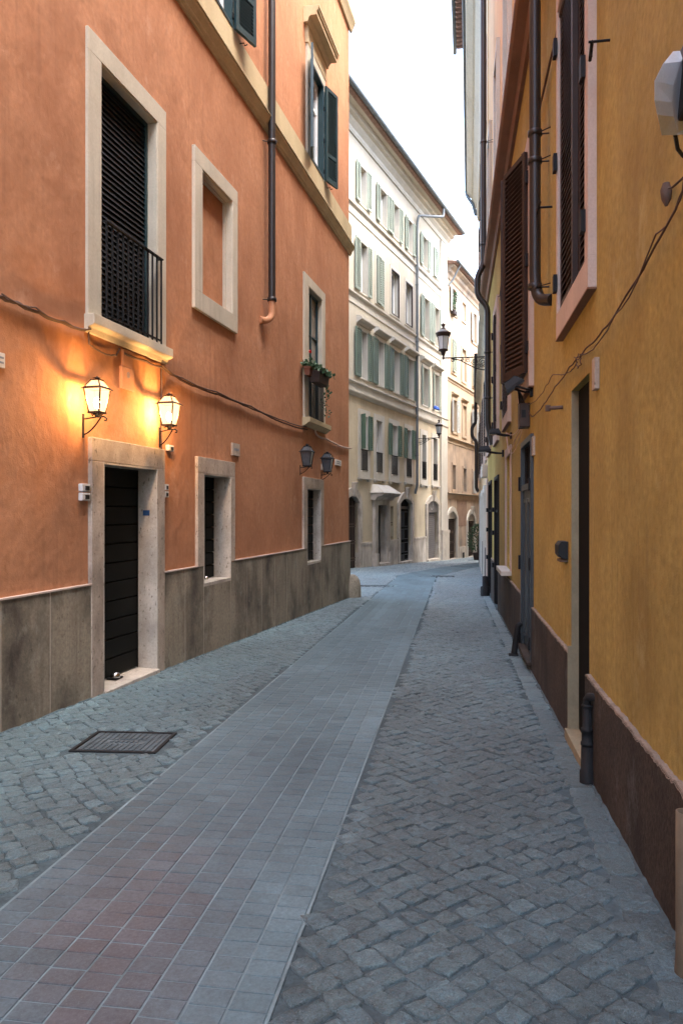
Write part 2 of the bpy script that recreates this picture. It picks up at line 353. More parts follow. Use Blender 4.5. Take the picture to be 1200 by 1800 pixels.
def sag(F, pts, w=.03, drop=.03, n=5, wig=.004):
    P = [(*F.px(x, y, w), ) for x, y in pts]; out = []
    for i in range(len(P)-1):
        for k in range(n):
            t = k/n; out.append((P[i][0]*(1-t)+P[i+1][0]*t, w+random.uniform(-wig, wig), P[i][1]*(1-t)+P[i+1][1]*t-drop*4*t*(1-t)+random.uniform(-wig, wig)))
    out.append((P[-1][0], w, P[-1][1])); return out
def arc(uc, hw, zs, rise, n=14):
    """points of a segmental or round arch, left to right"""
    if rise >= hw*.999: rr = hw; zc = zs; a0 = math.pi
    else: rr = (hw*hw+rise*rise)/(2*rise); zc = zs+rise-rr; a0 = math.pi/2+math.asin(hw/rr)
    a1 = math.pi-a0
    return [(uc+rr*math.cos(a0+(a1-a0)*k/n), zc+rr*math.sin(a0+(a1-a0)*k/n)) for k in range(n+1)]

# ---------------------------------------------------------------- ground: base sheet, cobbles, paved strip
def wall_left(Y): return np.where(Y < 17.5, -4.12+.2454*Y, np.maximum(-9, .4423*Y-13.11))
def wall_right(Y): return np.where(Y < 19.5, .90+.1515*Y, np.where(Y < 38, .4815+.173*Y, 18))
gm = MB(); ys = [-40, -12, 0, 6, 12, 17.5, 24, 30.7, 37, 43.5, 51.6, 70, 160]; xs = [-90, -20, 0, 20, 90]
vs = [(x, y, g(y)-.0055) for y in ys for x in xs]
gm.add(vs, [(j*5+i, j*5+i+1, (j+1)*5+i+1, (j+1)*5+i) for j in range(len(ys)-1) for i in range(4)])

solo('ground', gm, 'mortar', None, None, FG, 0, 0, 0, kind='structure')
GY = np.array([-100, 0, 17.5, 30.7, 43.5, 51.6, 160.]); GZ = np.array([0, 0, -.42, -.73, -1.22, -1.46, -3.5])
def stones(name, cx, cy, hx, hy, ang, tint, K, corner, dome, tiltamp, znoise, material, rings, zoff=0.0, smooth=True):
    n = len(cx); base = []
    for k in range(K):
        a = 2*math.pi*(k+(.5 if K == 4 else 0))/K; c_, s_ = math.cos(a), math.sin(a); p = corner
        r = 1/((abs(c_)**p+abs(s_)**p)**(1/p)); base.append((c_*r, s_*r))
    base = np.array(base); vx = []; vy = []; vz = []
    jit = 1+rng.normal(0, .022, (n, K)) if K > 4 else np.ones((n, K))
    for sc, z in rings:
        vx.append(base[None, :, 0]*sc*jit); vy.append(base[None, :, 1]*sc*jit); vz.append(np.full((n, K), z)+rng.normal(0, 1, (n, K))*(znoise if z > 0 else 0))
    vx.append(np.zeros((n, 1))); vy.append(np.zeros((n, 1))); vz.append(np.full((n, 1), dome)+rng.normal(0, 1, (n, 1))*znoise)
    vx = np.concatenate(vx, 1); vy = np.concatenate(vy, 1); vz = np.concatenate(vz, 1)
    if K > 4:                                    # no two stones cut alike: shear, taper and wedge each one
        a1, a2, a3, a4 = (rng.normal(0, .075, (n, 1)) for _ in range(4)); vx, vy = vx*(1+a1*vy)+a3*vy, vy*(1+a2*vx)+a4*vx
    vx = vx*hx[:, None]; vy = vy*hy[:, None]
    tx, ty = rng.normal(0, tiltamp, n), rng.normal(0, tiltamp, n)
    vz = vz+tx[:, None]*vx+ty[:, None]*vy+rng.normal(0, tiltamp*.04, n)[:, None]
    c_, s_ = np.cos(ang)[:, None], np.sin(ang)[:, None]
    X = cx[:, None]+vx*c_-vy*s_; Y = cy[:, None]+vx*s_+vy*c_; Z = np.interp(Y, GY, GZ)+vz+zoff
    nv = vx.shape[1]; V = np.stack([X, Y, Z], -1).reshape(-1, 3)
    quads = []; nr = len(rings)
    for r_ in range(nr-1):
        for k in range(K): quads.append((r_*K+k, r_*K+(k+1) % K, (r_+1)*K+(k+1) % K, (r_+1)*K+k))
    tris = [((nr-1)*K+k, (nr-1)*K+(k+1) % K, nr*K) for k in range(K)]
    o = (np.arange(n)*nv)[:, None, None]
    q = (np.array(quads)[None]+o).reshape(-1); t = (np.array(tris)[None]+o).reshape(-1)
    nq, ntr = n*len(quads), n*len(tris)
    me = bpy.data.meshes.new(name); me.vertices.add(len(V)); me.vertices.foreach_set('co', V.astype('f').ravel())
    me.loops.add(len(q)+len(t)); me.loops.foreach_set('vertex_index', np.concatenate([q, t]).astype('i'))
    me.polygons.add(nq+ntr); me.polygons.foreach_set('loop_start', np.concatenate([np.arange(nq)*4, nq*4+np.arange(ntr)*3]).astype('i'))
    me.polygons.foreach_set('loop_total', np.concatenate([np.full(nq, 4), np.full(ntr, 3)]).astype('i'))
    me.polygons.foreach_set('use_smooth', np.full(nq+ntr, smooth)); me.update(calc_edges=True)
    at = me.attributes.new('tint', 'FLOAT_COLOR', 'POINT')
    tc = np.concatenate([tint, np.ones((n, 1))], 1); at.data.foreach_set('color', np.repeat(tc, nv, 0).astype('f').ravel())
    me.materials.append(M[material]); ob = bpy.data.objects.new(name, me); COL.objects.link(ob); ob['kind'] = 'structure'; return ob
SD = np.array([.1515, 1])/math.hypot(.1515, 1); SN = np.array([SD[1], -SD[0]])      # along and across the paved strip
def s_of(X, Y): return X-.1515*Y
P = .110; th = R(37)
# wavy diagonal grid of basalt setts
ii, jj = np.meshgrid(np.arange(-700, 700), np.arange(-700, 700)); ii = ii.ravel()*P; jj = jj.ravel()*P
ii2 = ii+.03*np.sin(jj*1.7)+.02*np.sin(jj*4.1+1); jj2 = jj+.035*np.sin(ii*1.3+2)+.015*np.sin(ii*3.7)
cx = ii2*math.cos(th)-jj2*math.sin(th); cy = 20+ii2*math.sin(th)+jj2*math.cos(th)
cx += rng.normal(0, .005, len(cx)); cy += rng.normal(0, .005, len(cy))
s = s_of(cx, cy)
keep = (cy > .9) & (cy < 62) & (np.abs(cx) < .5*cy+2.2) & (cx > wall_left(cy)-.02) & (cx < wall_right(cy)+.1) & ((s < -1.95) | (s > -.555) | (cy > 25.5))
keep &= ~((cy < 19.5) & (cx > wall_right(cy)-.21))
covers = [(-1.63, 5.58, .64, .53, R(-4)), (1.0, 21.0, .95, .45, R(-9)), (3.45, 25.3, .75, .75, R(-9)), (5.3, 32.8, .9, .8, R(-9))]
def in_cover(X, Y, c, m=0.0):
    dx, dy = X-c[0], Y-c[1]; ca, sa = math.cos(c[4]), math.sin(c[4])
    return (np.abs(dx*ca+dy*sa) < c[2]/2+m) & (np.abs(-dx*sa+dy*ca) < c[3]/2+m)
for c in covers: keep &= ~in_cover(cx, cy, c, .045)
cx, cy = cx[keep], cy[keep]
def cobtint(cx, cy):
    n = len(cx); base = np.array([.093, .152, .166]); v = rng.lognormal(0, .11, n)
    v *= 1+.16*np.sin(cx*1.3+cy*.7)+.10*np.sin(cx*3.1-cy*2.3)
    hue = rng.normal(0, .014, n)
    t = base[None]*v[:, None]; t[:, 0] *= 1+hue; t[:, 2] *= 1-hue
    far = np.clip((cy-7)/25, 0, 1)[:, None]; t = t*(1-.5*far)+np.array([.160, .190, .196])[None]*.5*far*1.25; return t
near = cy < 13
def cob(name, k, K, rings, dome, hsz=.0545, tilt=.035, zn=.0016, cor=6):
    n = int(k.sum()); sz = hsz*(1+rng.normal(0, .09, n)); sy = hsz*(1+rng.normal(0, .09, n))
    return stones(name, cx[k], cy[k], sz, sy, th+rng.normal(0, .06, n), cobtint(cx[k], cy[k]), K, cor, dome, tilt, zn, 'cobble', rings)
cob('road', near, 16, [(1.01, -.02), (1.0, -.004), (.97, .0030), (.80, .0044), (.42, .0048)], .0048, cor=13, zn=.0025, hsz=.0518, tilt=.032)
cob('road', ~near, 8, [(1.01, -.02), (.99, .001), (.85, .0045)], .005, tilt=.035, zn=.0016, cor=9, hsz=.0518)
# border row of larger setts along the right wall
t_ = np.arange(1.2, 19.2, .165); bx_ = .90+.1515*t_-.115; n = len(t_)
stones('road', bx_, t_, np.full(n, .078)*(1+rng.normal(0, .04, n)), np.full(n, .088)*(1+rng.normal(0, .05, n)), np.full(n, -R(8.6))+rng.normal(0, .04, n), cobtint(bx_, t_)*1.05, 16, 7, .006, .03, .0012, 'cobble',
       [(1.02, -.02), (1.0, -.002), (.95, .0035), (.8, .0055), (.4, .006)])
# paved strip: nine lanes of sawn setts
def lane(name, c0, d, s0, s1, t0, t1, pit, lanes=9, jw=.003, colf=None, z=.005):
    d = np.array(d)/math.hypot(*d); nn = np.array([d[1], -d[0]]); w = (s1-s0)/lanes; X = []; Y = []; hx = []; hy = []; TI = []
    for i in range(lanes):
        off = rng.uniform(0, pit); tt = np.arange(t0-off, t1, pit); k = len(tt); tt = tt+pit/2
        sc = s0+w*(i+.5)
        X.append(c0[0]+nn[0]*sc+d[0]*tt); Y.append(c0[1]+nn[1]*sc+d[1]*tt); hx.append(np.full(k, w/2-jw)*1.0); hy.append(np.full(k, pit/2-jw*.8)); TI.append(np.full(k, i))
    X, Y, hx, hy, L_ = map(np.concatenate, (X, Y, hx, hy, TI)); n = len(X)
    k = (Y > .8); X, Y, hx, hy, L_ = X[k], Y[k], hx[k], hy[k], L_[k]; n = len(X)
    for c in covers:
        kk = ~in_cover(X, Y, c, .05); X, Y, hx, hy, L_ = X[kk], Y[kk], hx[kk], hy[kk], L_[kk]
    n = len(X)
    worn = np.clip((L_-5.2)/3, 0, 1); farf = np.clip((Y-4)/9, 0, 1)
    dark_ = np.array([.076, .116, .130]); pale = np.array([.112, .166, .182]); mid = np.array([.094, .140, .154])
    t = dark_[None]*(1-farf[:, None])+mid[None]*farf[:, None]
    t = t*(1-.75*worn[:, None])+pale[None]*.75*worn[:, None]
    t = t*rng.lognormal(0, .06, n)[:, None]*(1+.08*np.sin(X*5+Y*1.1))[:, None]
    # red-brown stone in the nearest metres
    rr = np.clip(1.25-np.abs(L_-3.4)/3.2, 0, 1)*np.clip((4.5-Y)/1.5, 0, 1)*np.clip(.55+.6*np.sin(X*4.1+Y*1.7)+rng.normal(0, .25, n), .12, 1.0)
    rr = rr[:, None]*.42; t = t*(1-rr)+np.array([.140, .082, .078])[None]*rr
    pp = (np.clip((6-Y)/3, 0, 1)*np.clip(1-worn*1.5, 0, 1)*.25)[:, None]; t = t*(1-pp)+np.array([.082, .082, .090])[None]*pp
    return stones(name, X, Y, hx, hy, np.full(n, math.atan2(d[1], d[0])-math.pi/2)+rng.normal(0, .004, n), t, 4, 50, z, .010 if pit < .2 else .0006, .0005, 'paver',
                  [(1.0*1.4142/1.4142, -.02), (1.0, z-.0025), (.965, z)], smooth=False)
c_ = math.cos(math.atan(.1515))
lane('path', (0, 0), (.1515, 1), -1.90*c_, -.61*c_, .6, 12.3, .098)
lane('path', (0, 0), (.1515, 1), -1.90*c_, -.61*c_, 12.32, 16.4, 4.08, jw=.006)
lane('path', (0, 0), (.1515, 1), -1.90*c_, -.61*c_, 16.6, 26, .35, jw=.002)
lane('path', (2.0, 24.9), (.40, 1), -.35, 1.0, .6, 22, .35, jw=.002, z=.013)
# jointing bed of the strip, a sheet just under the sett tops
e = MB(); pts = np.arange(.6, 26.4, .4)
for a, b in zip(pts[:-1], pts[1:]):
    e.add([(-1.912+.1515*a, a, g(a)+.0015), (-.600+.1515*a, a, g(a)+.0015), (-.600+.1515*b, b, g(b)+.0015), (-1.912+.1515*b, b, g(b)+.0015)], [(0, 1, 2, 3)])
solo('path', e, 'pjoint', None, None, FG, 0, 0, 0, kind='structure')

# dirt and mortar gathered along the foot of both walls
for Fd, w0, y0, y1 in ((FL, .036, 1.2, 17.4), (FR, .028, 1.2, 19.4)):
    e = MB(); r = random.Random(9); prev = None; n = int((y1-y0)/.05)
    for k in range(n+1):
        Y = y0+(y1-y0)*k/n; X = (-4.12+.2454*Y) if Fd is FL else (.90+.1515*Y); u_ = Fd.loc(X, Y)[0]; wd_ = .022+.03*r.random()*(.4+.6*math.sin(k*.11)**2); hh = .006+.014*r.random(); z = g(Y)
        cur = [(u_, w0-.01, z+hh), (u_, w0+wd_*.4, z+hh*.75), (u_, w0+wd_, z-.004)]
        if prev: e.add(prev+cur, [(0, 1, 4, 3), (1, 2, 5, 4)], True)
        prev = cur
    solo('road', e, 'mortar', None, None, Fd, 0, 0, 0, kind='structure')

def manhole(c, label, fine=True, group=None):
    f = Frame(c[0], c[1], math.cos(c[4]), math.sin(c[4])); z = g(c[1]); hu, hv = c[2]/2, c[3]/2; sl = (g(c[1]+.5)-g(c[1]-.5))
    def Z(w): return z+sl*w
    root = thing('manhole_cover', label, 'manhole cover', f, 0, 0, z)
    fr = MB()
    def pl(mb, u0, u1, w0, w1, h0, h1): mb.hexa([(u0,w0,Z(w0)+h0),(u1,w0,Z(w0)+h0),(u1,w1,Z(w1)+h0),(u0,w1,Z(w1)+h0),(u0,w0,Z(w0)+h1),(u1,w0,Z(w0)+h1),(u1,w1,Z(w1)+h1),(u0,w1,Z(w1)+h1)])
    for a in ((-hu, hu, -hv, -hv+.025), (-hu, hu, hv-.025, hv), (-hu, -hu+.025, -hv+.025, hv-.025), (hu-.025, hu, -hv+.025, hv-.025)): pl(fr, *a, -.03, .006)
    part('frame', fr, 'castiron', root)
    cv = MB(); pl(cv, -hu+.032, hu-.032, -hv+.032, hv-.032, -.03, -.002)
    st = .042 if fine else .09; u = -hu+.05; r_ = 0
    while u < hu-.05-st*.5:
        w = -hv+.05
        while w < hv-.05-st*.4:
            if not (fine and abs(u+st/2) < .13 and abs(w+st/2) < .045): pl(cv, u, min(u+st*.8, hu-.045), w, min(w+st*.55, hv-.045), -.003, .006)
            w += st*.8
        u += st
    if fine:
        for k in range(6): pl(cv, -.11+k*.038, -.11+k*.038+.022, -.02, .02, -.006, .006)
    part('lid', cv, 'lid', root)
manhole(covers[0], 'rectangular cast iron cover with raised grid, among cobbles near the lit doorway')
manhole(covers[1], 'iron grate just past the corner of the terracotta building', fine=False)
manhole(covers[2], 'square iron cover beside the far end of the paved strip', fine=False)
manhole(covers[3], 'farthest flat iron cover before the faded orange building', fine=False)

# ---------------------------------------------------------------- terracotta building (left)
F = FL; UT = F.U
U0, U1 = -17.5*1.0297, 9.0
root = thing('terracotta_building', 'terracotta plastered building with travertine plinth and lit doorway', 'building', F, 0, 0, 0)
zpl = F.Z(0, 1050); zpl = .905
zb = F.Z(443, 197); zt = zb+.69
w1o = (*srt(UT(150), UT(288)), F.Z(150, 552), F.Z(150, 45)); w1i = (*srt(UT(174), UT(273)), F.Z(150, 552), F.Z(174, 110))
no = (*srt(UT(337), UT(413)), F.Z(337, 540), F.Z(337, 254)); ni = (*srt(UT(351), UT(404)), F.Z(351, 516), F.Z(351, 298))
w3o = (*srt(UT(532), UT(569)), F.Z(532, 733), F.Z(532, 477)); w3i = (*srt(UT(540), UT(564)), w3o[2], F.Z(540, 503))
do = (*srt(UT(155), UT(284)), -.6, F.Z(155, 768)); di = (*srt(UT(175), UT(272)), -.6, F.Z(175, 812))
l2o = (*srt(UT(343), UT(409)), F.Z(354, 1026), F.Z(343, 802)); l2i = (*srt(UT(354), UT(402)), F.Z(354, 1026), F.Z(354, 832))
l3o = (*srt(UT(531), UT(566)), F.Z(537, 990), F.Z(531, 838)); l3i = (*srt(UT(537), UT(561)), F.Z(537, 990), F.Z(537, 858))
u1i = (*srt(UT(352), UT(402)), zt, zt+2.0); u2i = (*srt(UT(541), UT(564)), zt, F.Z(564, 152))
u3i = (*srt(UT(60), UT(150)), zt, zt+2.0)
holes = [(*w1i, .13), (*ni, .10), (*w3i, .15), (*di, .22), (*l2i, .24), (*l3i, .15), (*u1i, .14), (*u2i, .14), (*u3i, .14)]
part('wall', facade(U0, U1, zpl, 16.5, holes, D=5.5), 'terra', root)
# plinth of upright slabs
edges = [U0-.03]
seg = [(U0-.03, l3i[0]), (l3i[0], l3i[1]), (l3i[1], l2i[0]), (l2i[0], l2i[1]), (l2i[1], do[0]), (do[1], U1)]
for a, b in seg:
    pl, back = MB(), MB()
    top = l3i[2]-.04 if (a, b) == (l3i[0], l3i[1]) else (l2i[2]-.04 if (a, b) == (l2i[0], l2i[1]) else zpl)
    n_ = max(1, round((b-a)/.62)); p = (b-a)/n_
    for k in range(n_):
        jt = .007
        pl.box(a+k*p+jt, a+(k+1)*p-jt, -.3, .036, -1.2, top)
    back.box(a+.001, b-.001, -.28, .0335, -1.2, top-.002)
    plinth = part('plinth', pl, 'plinth', root, bevel=.003); part('joint', back, 'joint', plinth)
for a, b in ((do[1], U1), (l2o[1], do[0]), (l3o[1], l2o[0]), (U0-.03, l3o[0])): edge = MB(); edge.box(a, b, 0, .045, zpl+.001, zpl+.016); part('plaster_bead', edge, 'pink', root)
# end face plinth return
er = MB(); er.box(U0-.034, U0-.004, -5.5, -.30, -1.2, zpl); part('plinth', er, 'plinth', root)
# string course: flat band, moulding below
sc = MB(); sc.box(U0-.05, U1, 0, .055, zb+.20, zt)
sc.prism_u([(0, zb), (.03, zb), (.03, zb+.03), (.06, zb+.05), (.06, zb+.08), (.085, zb+.12), (.11, zb+.15), (.11, zb+.185), (.13, zb+.19), (.13, zb+.2), (0, zb+.2)], U0-.09, U1)
sc.box(U0-.05, U0-.001, -5.5, 0, zb+.20, zt)
part('string_course', sc, 'beige_ochre', root)
sc2 = MB(); z2 = 13.0
sc2.prism_u([(0, z2), (.05, z2), (.09, z2+.1), (.14, z2+.2), (.14, z2+.3), (0, z2+.3)], U0-.12, U1); sc2.box(U0-.1, U1, 0, .06, z2+.301, z2+.75)
part('string_course', sc2, 'beige_ochre', root)
rf = MB(); rf.prism_u([(.7, 16.5), (.7, 16.62), (-5.5, 18), (-5.5, 16.5)], U0-.5, U1); part('roof', rf, 'tile', root)
def bars(F, u0, u1, z0, z1, w, nb, name_root, m='iron', ret=True, curl=False):
    mb = MB(); mb.box(u0-.02, u1+.02, w-.02, w+.02, z1-.014, z1); mb.box(u0, u1, w-.012, w+.012, z0+.04, z0+.055)
    for k in range(nb):
        u = u0+(u1-u0)*k/(nb-1); mb.box(u-.008, u+.008, w-.008, w+.008, z0, z1-.014)
    if ret:
        for u in (u0-.012, u1+.012): mb.box(u-.008, u+.008, -.05, w, z1-.012, z1-.002)
    return part('railing', mb, m, name_root)
def reveal(i, d, m, parent, w1=.02, bottom=False):
    rv = MB(); t = .012; rv.box(i[0]-.002, i[0]+t, -d, w1, i[2], i[3]); part('reveal', rv, m, parent)
    rv = MB(); rv.box(i[1]-t, i[1]+.002, -d, w1, i[2], i[3]); part('reveal', rv, m, parent)
    rv = MB(); rv.box(i[0]+t, i[1]-t, -d, w1, i[3]-t, i[3]+.002); part('soffit', rv, m, parent)
# tall window with blind and railing
win = part('window', surround(MB(), w1o, w1i, 0, .032), 'beige', root, bevel=.004)
reveal(w1i, .085, 'beige', win)
sl = MB(); a, b = w1o[0]-.02, w1o[1]+.02; zs_ = w1i[2]
sl.prism_u([(0, zs_-.17), (.03, zs_-.17), (.05, zs_-.12), (.09, zs_-.11), (.11, zs_-.095), (.11, zs_), (0, zs_)], a, b); part('sill', sl, 'beige', win, bevel=.005)
bl = MB(); z = w1i[2]; 
while z < w1i[3]-.03:
    bl.hexa([(w1i[0]+.05, -.11, z), (w1i[1]-.05, -.11, z), (w1i[1]-.05, -.125, z+.05), (w1i[0]+.05, -.125, z+.05), (w1i[0]+.05, -.095, z+.002), (w1i[1]-.05, -.095, z+.002), (w1i[1]-.05, -.118, z+.052), (w1i[0]+.05, -.118, z+.052)]); z += .058
part('blind', bl, 'iron', win)
fr = rectframe(MB(), w1i[0]+.001, w1i[1]-.001, w1i[2]+.001, w1i[3]-.003, .05, -.14, -.087); part('sash', fr, 'teal', win)
bk = MB(); bk.box(w1i[0], w1i[1], -.2, -.15, w1i[2], w1i[3]); part('backing', bk, 'darkin', win)
bars(F, w1i[0]-.0, w1i[1]-.02, w1i[2], F.Z(174, 388), .075, 12, win)
# blind niche
nw = part('window', surround(MB(), no, ni, 0, .045, bottom=True), 'beige', root, bevel=.005, label='blind window niche with beige frame')
reveal(ni, .10, 'beige', nw)
nb = MB(); nb.box(ni[0]-.02, ni[1]+.02, -.16, -.10, ni[2]-.02, ni[3]+.02); part('infill', nb, 'terra', nw)
nb = rectframe(MB(), ni[0]+.013, ni[1]-.013, ni[2]+.001, ni[3]-.013, .018, -.098, -.05); part('inner_frame', nb, 'beige', nw)
# window above the planters
w3 = part('window', surround(MB(), w3o, w3i, 0, .035), 'beige', root, bevel=.004)
reveal(w3i, .14, 'beige', w3)
zs_ = w3i[2]; sl = MB(); sl.prism_u([(0, zs_-.16), (.05, zs_-.16), (.12, zs_-.10), (.15, zs_-.09), (.15, zs_), (0, zs_)], w3o[0]-.04, w3o[1]+.04); part('sill', sl, 'beige_ochre', w3, bevel=.004)
sh = MB(); rectframe(sh, w3i[0], w3i[1], w3i[2], w3i[3], .05, -.13, -.06)
um = (w3i[0]+w3i[1])/2; sh.box(um-.045, um+.045, -.125, -.065, w3i[2]+.05, w3i[3]-.05); sh.box(um+.045, w3i[1]-.05, -.12, -.07, w3i[2]+1.1, w3i[2]+1.14); sh.box(w3i[0]+.05, um-.045, -.12, -.07, w3i[2]+1.1, w3i[2]+1.14)
sh.box(um+.045, w3i[1]-.05, -.12, -.07, w3i[3]-.85, w3i[3]-.82); sh.box(w3i[0]+.05, um-.045, -.12, -.07, w3i[3]-.85, w3i[3]-.82)
part('sash', sh, 'teal', w3)
pn = MB(); pn.box(w3i[0]+.04, w3i[1]-.04, -.16, -.10, w3i[2]+.04, w3i[3]-.04); part('pane', pn, mat('dusty_glass', (.26, .22, .17), .25, 5, .12, 0, spec=.8, streak=.2), w3)
bars(F, w3i[0], w3i[1], w3i[2], w3i[2]+1.05, .05, 11, w3)
# upper windows with teal shutters
def upper_window(i, hood=True, first=False):
    o = (i[0]-.17, i[1]+.17, i[2], i[3]+.2)
    w = part('window', surround(MB(), o, i, 0, .05), 'beige', root, bevel=.004)
    s_ = rectframe(MB(), i[0], i[1], i[2], i[3], .07, -.13, -.06); um = (i[0]+i[1])/2; s_.box(um-.06, um+.06, -.128, -.062, i[2]+.07, i[3]-.07); s_.box(i[0]+.07, i[1]-.07, -.125, -.08, i[3]-.62, i[3]-.56)
    part('sash', s_, 'white_paint', w)
    p_ = MB(); p_.box(i[0]+.05, i[1]-.05, -.15, -.11, i[2]+.05, i[3]-.05); part('pane', p_, 'glass_b', w)
    f_ = rectframe(MB(), i[0], i[1], i[2], i[3], .045, -.05, .065); part('shutter_frame', f_, 'teal', w)
    wd_ = (i[1]-i[0])*.5
    part('shutter', louver(i[0]-.01, .075, i[2]-.02, i[3]+.0, wd_, math.pi-R(16), rails=(.27,), tilt=.6, th=-.042), 'teal', w)
    part('shutter', louver(i[1]+.015, .075, i[2]-.02, i[3]+.0, wd_, R(15), rails=(.27,)), 'teal', w)
    for zz in (i[2]+.12, i[2]+.75, i[2]+1.4):
        for uu in (i[0], i[1]): ir = MB(); ir.box(uu-.02, uu+.04, .066, .08, zz, zz+.07); part('hinge', ir, 'iron', w)
    ir = MB(); um = i[0]-wd_*.6; ir.tube([(um, 0, i[2]-.05), (um, .12, i[2]-.05), (um, .13, i[2]-.09), (um, .17, i[2]-.08)], .008, 6)
    ir.box(um-.02, um+.02, -.01, .012, i[2]-.08, i[2]-.02)
    part('shutter_catch', ir, 'iron', w)
    if hood:
        hz = i[3]+.62; h = MB(); a, b = i[0]-.30, i[1]+.30
        h.box(i[0]-.2, i[1]+.2, 0, .06, i[3]+.2, hz-.1)
        h.prism_u([(0, hz-.10), (.08, hz-.10), (.10, hz-.04), (.13, hz), (.26, hz+.0), (.26, hz+.07), (.29, hz+.09), (.29, hz+.12), (.31, hz+.14), (.31, hz+.17), (0, hz+.20)], a, b)
        part('hood', h, 'beige_ochre', w, bevel=.004)
upper_window(u1i); upper_window(u2i); upper_window(u3i)
# doorway
dr = part('door_surround', surround(MB(), do, di, -.02, .045), 'trav', root, bevel=.006)
rv = MB(); rv.box(di[0]-.0015, di[0]+.02, -.22, .044, -.6, di[3]); rv.box(di[1]-.02, di[1]+.0015, -.22, .044, -.6, di[3]); rv.box(di[0]+.02, di[1]-.02, -.22, .043, di[3]-.02, di[3]+.001); part('reveal', rv, 'trav_light', dr)
tag_ = MB(); tag_.box(di[0]+.0195, di[0]+.026, -.13, -.05, 1.56, 1.62); part('number_tag', tag_, 'blue', dr)
gd = F.gz((di[0]+di[1])/2)
th_ = MB(); th_.hexa([(di[0], -.3, -.6), (di[1], -.3, -.6), (di[1], .07, -.6), (di[0], .07, -.6), (di[0], -.3, gd+.045), (di[1], -.3, gd+.045), (di[1], .07, gd+.035), (di[0], .07, gd+.035)]); part('threshold', th_, 'trav_light', root, bevel=.006)
def roller(i, w, pitch, m, zlo, root=root, name='roller_shutter'):
    r_ = MB(); z = zlo
    while z < i[3]-.01:
        t_ = min(z+pitch, i[3]); r_.prism_u([(w, z+.004), (w+.012, z+.010), (w+.012, t_-.012), (w+.002, t_-.004), (w-.03, t_-.004), (w-.03, z+.004)], i[0]+.02, i[1]-.02); z += pitch
    r_.box(i[0]+.005, i[1]-.005, w-.05, w-.028, zlo, i[3]); rectframe(r_, i[0]+.002, i[1]-.002, zlo, i[3]-.002, .03, w-.02, w+.02, bottom=False)
    return part(name, r_, m, root)
rl = roller(di, -.21, .20, 'blackdoor', gd+.05)
lk = MB(); um = F.U(203, -.13); lk.lathe((um, -.13, gd+.05), [(.05, 0), (.055, .02), (.045, .05), (.02, .065), (.001, .068)], 12); part('lock', lk, 'chrome', rl)
lk = MB(); lk.box(um-.07, um+.07, -.19, -.08, gd+.046, gd+.062); part('lock_plate', lk, 'iron', rl)
# low windows
for o, i, dd in ((l2o, l2i, 0), (l3o, l3i, .09)):
    w = part('window', surround(MB(), (o[0], o[1], zpl+.002, o[3]), (i[0], i[1], zpl+.002, i[3]), -.02, .04), 'trav', root, bevel=.005)
    rv = MB(); rv.box(i[0]-.0015, i[0]+.015, -.24+dd, .038, i[2], i[3]); rv.box(i[1]-.015, i[1]+.0015, -.24+dd, .038, i[2], i[3]); rv.box(i[0]+.015, i[1]-.015, -.24, .037, i[3]-.015, i[3]+.001); part('reveal', rv, 'trav_light', w)
    s_ = MB(); s_.box(i[0], i[1], -.26, .037, i[2]-.039, i[2]+.004); part('sill', s_, 'trav_light', w)
    r_ = MB(); z = i[2]+.01
    while z < i[3]: r_.prism_u([(-.23+dd, z+.004), (-.215+dd, z+.01), (-.215+dd, z+.16), (-.23+dd, z+.17), (-.26+dd, z+.17), (-.26+dd, z)], i[0]+.01, i[1]-.01); z += .175
    r_.box(i[0], i[1], -.3, -.262, i[2], i[3]); part('roller_shutter', r_, 'blackdoor', w)
    lk = MB(); lk.lathe((F.U(362 if dd == 0 else 539.5, -.17+dd), -.17+dd, i[2]+.004), [(.035, 0), (.038, .02), (.03, .04), (.001, .05)], 10); part('lock', lk, 'chrome', w)
# rounded stone corner guard at the end of the building
cg = MB(); uu = F.loc(.18, 17.45)[0]; zc = g(17.5)
cg.lathe((U0-.06, .07, zc-.1), [(.21, 0), (.20, .35), (.175, .50), (.13, .585), (.07, .63), (.001, .645)], 18)
solo('corner_guard', cg, 'plinth', 'squat round-topped stone guard at the foot of the terracotta corner', 'guard stone', F, U0-.06, .07, zc)

# downpipe of the terracotta building
u, z = F.px(478, 527, .12); dp = MB(); dp.tube([(u, .12, 17), (u, .12, z)], .058, 14); 
root = thing('drainpipe', 'dark drainpipe on terracotta wall ending in a terracotta painted elbow', 'drainpipe', F, u, .12, z)
part('pipe', dp, 'pipe', root)
for zz in (z, F.Z(478, 250, .12)):
    c = MB(); c.lathe((u, .12, zz-.03), [(.060, 0), (.075, .005), (.075, .06), (.060, .065)], 14); c.tube([(u, .12, zz), (u+.10, .0, zz-.01)], .008, 6)
    part('collar', c, 'pipe', root)
el = MB(); P_ = [(u, .12, z-.02), (u, .12, z-.20)]
for k in range(1, 8): q = k/7*math.pi/2*.95; P_.append((u+.20*(1-math.cos(q)), .12-.10*(1-math.cos(q)), z-.20-.17*math.sin(q)))
P_.append((P_[-1][0]+.06, .0, P_[-1][2]+.0)); el.tube(P_, .055, 14); part('elbow', el, 'terra_pipe', root)

